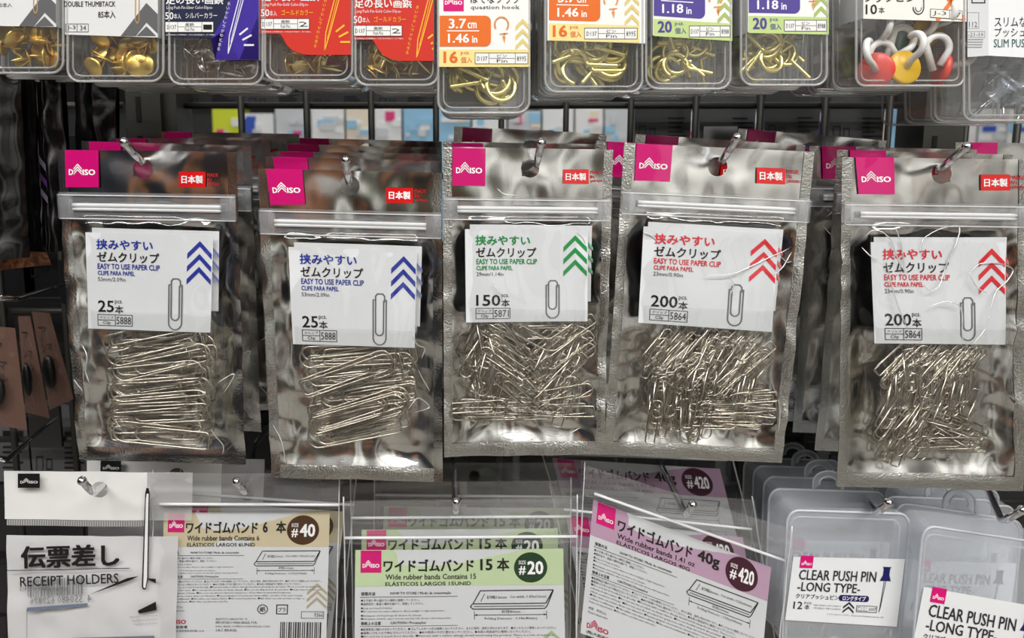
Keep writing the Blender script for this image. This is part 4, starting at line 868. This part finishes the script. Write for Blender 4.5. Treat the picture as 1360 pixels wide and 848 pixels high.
pr.poly([(122, 786), (172, 764), (188, 761), (176, 767)], INK, 1); pr.poly([(196, 764), (210, 765), (210, 771)], INK, 1); pr.poly([(186, 807), (210, 795), (211, 806), (188, 811)], INK, 1)
for k in range(3): pr.text('ペーパーやレシートをまとめて', 175+k*3, 813+k*5, 212, 816+k*5, (90, 90, 92), 0, 1, 1, True, -4)
pr.poly([(100, 843), (208, 840), (208, 848), (100, 850)], (110, 116, 130), 1)
pr.poly([(197.5, 645), (200.5, 645), (202, 652), (200, 764), (196.5, 779), (193.5, 779), (191.5, 776), (196, 652)], INK, 1); pr.poly([(198, 652.5), (200.5, 652.5), (198.5, 764), (196, 777.5), (193.5, 776), (197, 660)], (232, 232, 232), 2)
pr.build('print', rt)
copy_tree(rt, Vector(rt.location)+Vector((.034, .026, -.004)), 'white receipt holder bag behind the front one, grey edge above it', keep=('white_header', 'clear_header', 'white_body', 'logo_patch'))

# clear push pin boxes
def push_box(tl, tr, br, bl, Y, lq, label, depth=.026, tab=True, tabx=.5):
    q = Quad(tl, tr, br, bl, Y); root = thing('push_pin_box', q(.5, 1), label, 'box', 'frosted boxes of long push pins')
    o = outline(0, 100, 0, 100, 9); fr = [q(a/100, c/100) for a, c in o]; bk = [Vector((p.x, Y+depth, p.z)) for p in fr]; n = len(fr); b = MB()
    b.add(fr, [tuple(range(n))[::-1]], FROST, False); b.add(bk, [tuple(range(n))], FROST, False); b.add(fr+bk, [(i, (i+1) % n, n+(i+1) % n, n+i) for i in range(n)], FROST); cs = b.build('case', root)
    b = MB(); b.tube(fr, .0008, FROSTE, 6, True); b.build('front_edge', cs)
    b = MB(); b.tube(bk, .0008, FROSTE, 6, True); b.build('rear_edge', cs)
    b = MB(); b.tube([q(a/100, c/100, -.003) for a, c in outline(5, 95, 6, 100, 7)], .0006, FROSTE, 6, True); b.build('inner_edge', cs)
    b = MB(); hw = .13; cx, cy = tabx, -.075; rr = .030*q.w/q.w
    out = [q(cx-hw, 0, -depth), q(cx-hw, -.05, -depth)]+[q(cx+hw*math.cos(rad(a)), -.06-hw*.62*math.sin(rad(a)), -depth) for a in range(180, -1, -20)]+[q(cx+hw, -.05, -depth), q(cx+hw, 0, -depth)]
    inn = [q(cx+.075*math.cos(rad(a)), -.055-.045*math.sin(rad(a)), -depth) for a in range(200, -21, -20)]
    k = len(out); 
    inn = [q(cx+.075*math.cos(rad(200-220*i/(k-1))), -.055-.045*math.sin(rad(200-220*i/(k-1))), -depth) for i in range(k)]
    b.add(out+inn, [(i, i+1, k+i+1, k+i) for i in range(k-1)], FROST, False); b.tube(out, .0006, FROSTE, 6); b.tube(inn, .0006, FROSTE, 6); b.build('hang_tab', root)
    cq = Quad(*lq, Y); bb = MB(); bb.sheet(cq, 4, 4, lambda u, v: .0008, mat('white_sleeve', (232, 234, 236), .4)); lb = bb.build('paper_sleeve', root)
    pr = Print(cq, 100, 60, .0010)
    pr.rect(6.5, -1.5, 18, 10, PINK, 1); pr.logo(8, 3, 16.8, 7.4); pr.text('CLEAR PUSH PIN', 7, 11.5, 76, 21, (44, 44, 48), .014); pr.text('-LONG TYPE-', 7, 23, 63, 31.5, (44, 44, 48), .014)
    pr.text('クリアプッシュピン', 6.5, 34, 45, 38.6, INK, .015); pr.poly([(47+2*math.cos(rad(a)), 36.3+2.8*math.sin(rad(a))) for a in range(90, 271, 20)]+[(70+2*math.cos(rad(a)), 36.3+2.8*math.sin(rad(a))) for a in range(-90, 91, 20)], (30, 26, 90), 1); pr.text('ロングタイプ', 48.5, 34.2, 69, 38.4, (255, 255, 255), .02)
    pr.text('12', 5.5, 41.5, 13.5, 48.5, INK, .01); pr.text('PCS.', 15, 41.5, 22, 43.6, INK, .01, 1); pr.text('本', 15.6, 44, 20, 48.6, INK, .01, 1)
    pr.text('PERCEVEJO LATONADO', 23.5, 43.4, 48, 45, (90, 90, 94), 0, 1); pr.text('-MODELO: TIPO LONGO', 23.5, 46, 48, 47.6, (90, 90, 94), 0, 1)
    for k_ in range(2): pr.chevron(54.8, 39.6+k_*4, 5, 4.6, 2, (40, 40, 46))
    pr.frame(62, 42.6, 80, 48.2, .5, (60, 60, 64)); pr.text('押しピン', 62.8, 43.4, 72, 45, INK, 0, 1); pr.text('6007', 73, 43.8, 79.4, 47, INK, 0, 1); pr.text('Push Pins', 62.8, 46, 72, 47.6, INK, 0, 1); pr.text('イラストはイメージです。Picture is for illustrative purposes only.', 36, 51, 87, 53, INK, 0, 1)
    pr.poly([(81, 7), (88.5, 7.2), (87.6, 9.2), (87.6, 14.5), (89.5, 19.6), (79.5, 19.6), (81.8, 14.5), (81.8, 9.2)], (28, 28, 96), 1); pr.line([(83.7, 20), (82.6, 44), (82.2, 47.5), (83, 44), (85.2, 20)], .5, (40, 40, 60), 1)
    pr.build('print', lb)
    return root
pb1 = push_box((1046, 678), (1209, 683), (1192, 872), (1038, 866), BY-.002, ((1053, 739), (1201, 742), (1190, 832), (1042, 823)), 'frosted box of clear long push pins, left one of the front pair')
pb2 = push_box((1226, 698), (1400, 724), (1384, 940), (1208, 905), BY-.016, ((1226, 779), (1392, 808), (1376, 912), (1206, 882)), 'frosted box of clear long push pins tilted at the right corner')
def rear_box(root, d, Y, label): copy_tree(root, Vector(root.location)+P(1150+d[0], 700+d[1], BY+Y)-P(1150, 700, BY), label, group='push pin boxes behind the front ones')
rear_box(pb1, (-16, -20), .030, 'frosted push pin box first behind the left front one'); rear_box(pb1, (-38, -38), .062, 'frosted push pin box second behind the left front one'); rear_box(pb1, (-58, -52), .094, 'frosted push pin box last behind the left front one')
rear_box(pb1, (152, 8), .026, 'frosted push pin box between the two front ones, its label half hidden'); rear_box(pb1, (146, -12), .058, 'frosted push pin box behind the half hidden one'); rear_box(pb1, (128, -34), .09, 'frosted push pin box farthest back at the right')
for i in range(6): clear_pin(1070+i*18+R.random()*6, 842+R.random()*8, BY+.010+.001*(i % 3), (R.uniform(2.6, 3.6), R.uniform(-.6, .6), 0), 'clear long push pin below the label of the left frosted box', 'long clear push pins')
# pegs of the bottom row
for back, bend, tip, lb, yy in [((205, 590), (124, 656), (109, 639), 'chrome peg through the receipt holder bag', -.012), ((338, 590), (326, 655), (314, 640), 'chrome peg through the beige label bag', -.008), ((600, 588), (605, 682), (606, 667), 'chrome peg going straight down through the green label bag', -.012),
        ((862, 585), (911, 684), (920, 671), 'chrome peg through the mauve label bag', -.010), ((1120, 630), (1165, 682), (1180, 668), 'chrome peg over the left frosted box', -.008), ((1288, 596), (1331, 694), (1358, 678), 'chrome peg over the right frosted box', -.020)]:
    A = P(*bend, yy); T = P(*tip, yy-.022); B = P(*back, YG); peg([B, B.lerp(A, .5), A, T], lb)

# ---------------------------------------------------------------- left bay: black packs
BLKF = bumped('black_film', (10, 10, 12), .16, 0, 16, .006, 2, 'FBM', spec=.7)
def black_pack(quad, Y, label, seed, stripes=None, fold=.006):
    q = Quad(*quad, Y); r = thing('black_pack', q(.5, 0), label, 'package', 'black packs in the left bay'); b = MB()
    b.sheet(q, 16, 40, lambda u, v: .004+fold*sstep(0, .5, u)*sstep(0, .5, 1-u)*(1+.5*nz(u*.04, v*.1, 60, seed))+.0016*ridge(u*q.w, v*q.h, 60, seed), BLKF); b.build('front_film', r)
    b = MB(); b.sheet(q, 6, 20, lambda u, v: -.0006*math.sin(v*9), BLKF); b.build('rear_film', r)
    if stripes:
        pr = Print(q, 100, 100, .0058, lambda u, v: fold*sstep(0, .5, u)*sstep(0, .5, 1-u)+.0016)
        for k in range(3): pr.poly([(4, stripes+k*9), (50, stripes+5+k*9), (50, stripes+9+k*9), (4, stripes+4+k*9)], ((104, 96, 112), (70, 30, 90), (104, 96, 112))[k], 1)
        pr.build('stripe_print', r)
    return r
black_pack(((-30, 95), (34, 95), (46, 340), (-30, 345)), .030, 'black film pack with stripes at the left edge', 1, 55)
black_pack(((34, 96), (54, 96), (64, 332), (44, 340)), .050, 'narrow black film pack second from the left edge', 2)
black_pack(((55, 100), (86, 100), (102, 330), (66, 332)), .045, 'black film pack with purple stripes beside the leftmost silver pouch', 3, 45)
black_pack(((104, 102), (158, 102), (160, 330), (108, 330)), .09, 'shiny black pack between the striped packs and the shelf upright', 4)
TAN = mat('kraft_card', (92, 66, 55), .6)
def tan_pack(quad, Y, label):
    q = Quad(*quad, Y); r = thing('blister_pack', q(.5, 0), label, 'package', 'tan packs in the left bay')
    b = MB(); b.sheet(q, 4, 4, lambda u, v: 0, TAN); b.build('backing_card', r)
    b = MB(); b.sheet(q, 16, 30, lambda u, v: .003+.002*ridge(u, v, 3, Y*100), POLY); b.build('front_film', r)
    b = MB(); c = q(.42, .62, .004); b.ball((0, 0, 0), 1, mat('black_plastic', (8, 8, 9), .4), 10); b.v = [(c.x+a*q.w*.36, c.y+bb*.003, c.z+e*q.h*.17) for a, bb, e in b.v]; b.build('black_part', r)
    pr = Print(q, 100, 200, .0006); pr.text('ア', 20, 30, 60, 60, (50, 44, 44), 0, 1); pr.text('シマ', 16, 66, 70, 84, (50, 44, 44), 0, 1); pr.text('ブル', 16, 90, 70, 108, (50, 44, 44), 0, 1); pr.build('print', r)
tan_pack(((-25, 432), (20, 436), (36, 572), (-30, 560)), .030, 'tan carded pack with dark writing at the left edge'); tan_pack(((24, 420), (40, 420), (66, 556), (34, 548)), .060, 'narrow tan carded pack second from the left edge'); tan_pack(((42, 414), (66, 416), (98, 530), (66, 545)), .080, 'tan carded pack third from the left edge')
q = Quad((-30, 330), (62, 336), (68, 352), (-30, 362), .028); b = MB(); b.sheet(q, 8, 4, lambda u, v: .001*math.sin(u*6), bumped('brown_foil', (170, 120, 92), .35, 1, 60, .004)); tag(b.build('foil_strip'), 'copper brown foil strip under the black striped pack', 'foil strip')
for bk_, bd, tp, lb in [((104, 373), (20, 398), (-20, 394), 'thin peg crossing the dark left bay'), ((62, 566), (8, 612), (-16, 604), 'peg at the lower left above the receipt holder bag')]:
    A = P(*bd, .0); peg([P(*bk_, YG), P(*bk_, YG).lerp(A, .5), A, P(*tp, -.02)], lb, .0016)
# added dark packs standing in for the deep interior's shade, plus two grey packs
for i, (x0, x1, y0, y1, tn, wh) in enumerate([(-40, 30, 180, 395, 22, 'added as interior shade at the far left, upper'), (34, 118, 180, 395, 18, 'added as interior shade behind the black packs'), (-40, 36, 538, 640, 84, 'low at the left edge'), (42, 118, 540, 640, 92, 'low beside the leftmost pouch'), (-40, 118, 400, 532, 24, 'added as interior shade behind the tan packs')]):
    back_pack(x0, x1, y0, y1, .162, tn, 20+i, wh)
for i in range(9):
    back_pack(130+i*140, 264+i*140, 330, 640, .162, 30+4*(i % 3), 30+i, ('added as interior shade behind the first pouch', 'added as interior shade between first and second pouch', 'added as interior shade behind the second pouch', 'added as interior shade between second and third pouch', 'added as interior shade behind the third pouch', 'added as interior shade between third and fourth pouch', 'added as interior shade behind the fourth pouch', 'added as interior shade between fourth and fifth pouch', 'added as interior shade behind the fifth pouch')[i])
    back_pack(-20+i*160, 130+i*160, 645, 900, .162, 34+4*(i % 3), 40+i, ('added as interior shade low behind the receipt holders', 'added as interior shade low behind the beige bag', 'added as interior shade low right of the beige bag', 'added as interior shade low left of the green bag', 'added as interior shade low behind the green bag', 'added as interior shade low behind the mauve bag', 'added as interior shade low right of the mauve bag', 'added as interior shade low behind the frosted box', 'added as interior shade low at the right corner')[i])
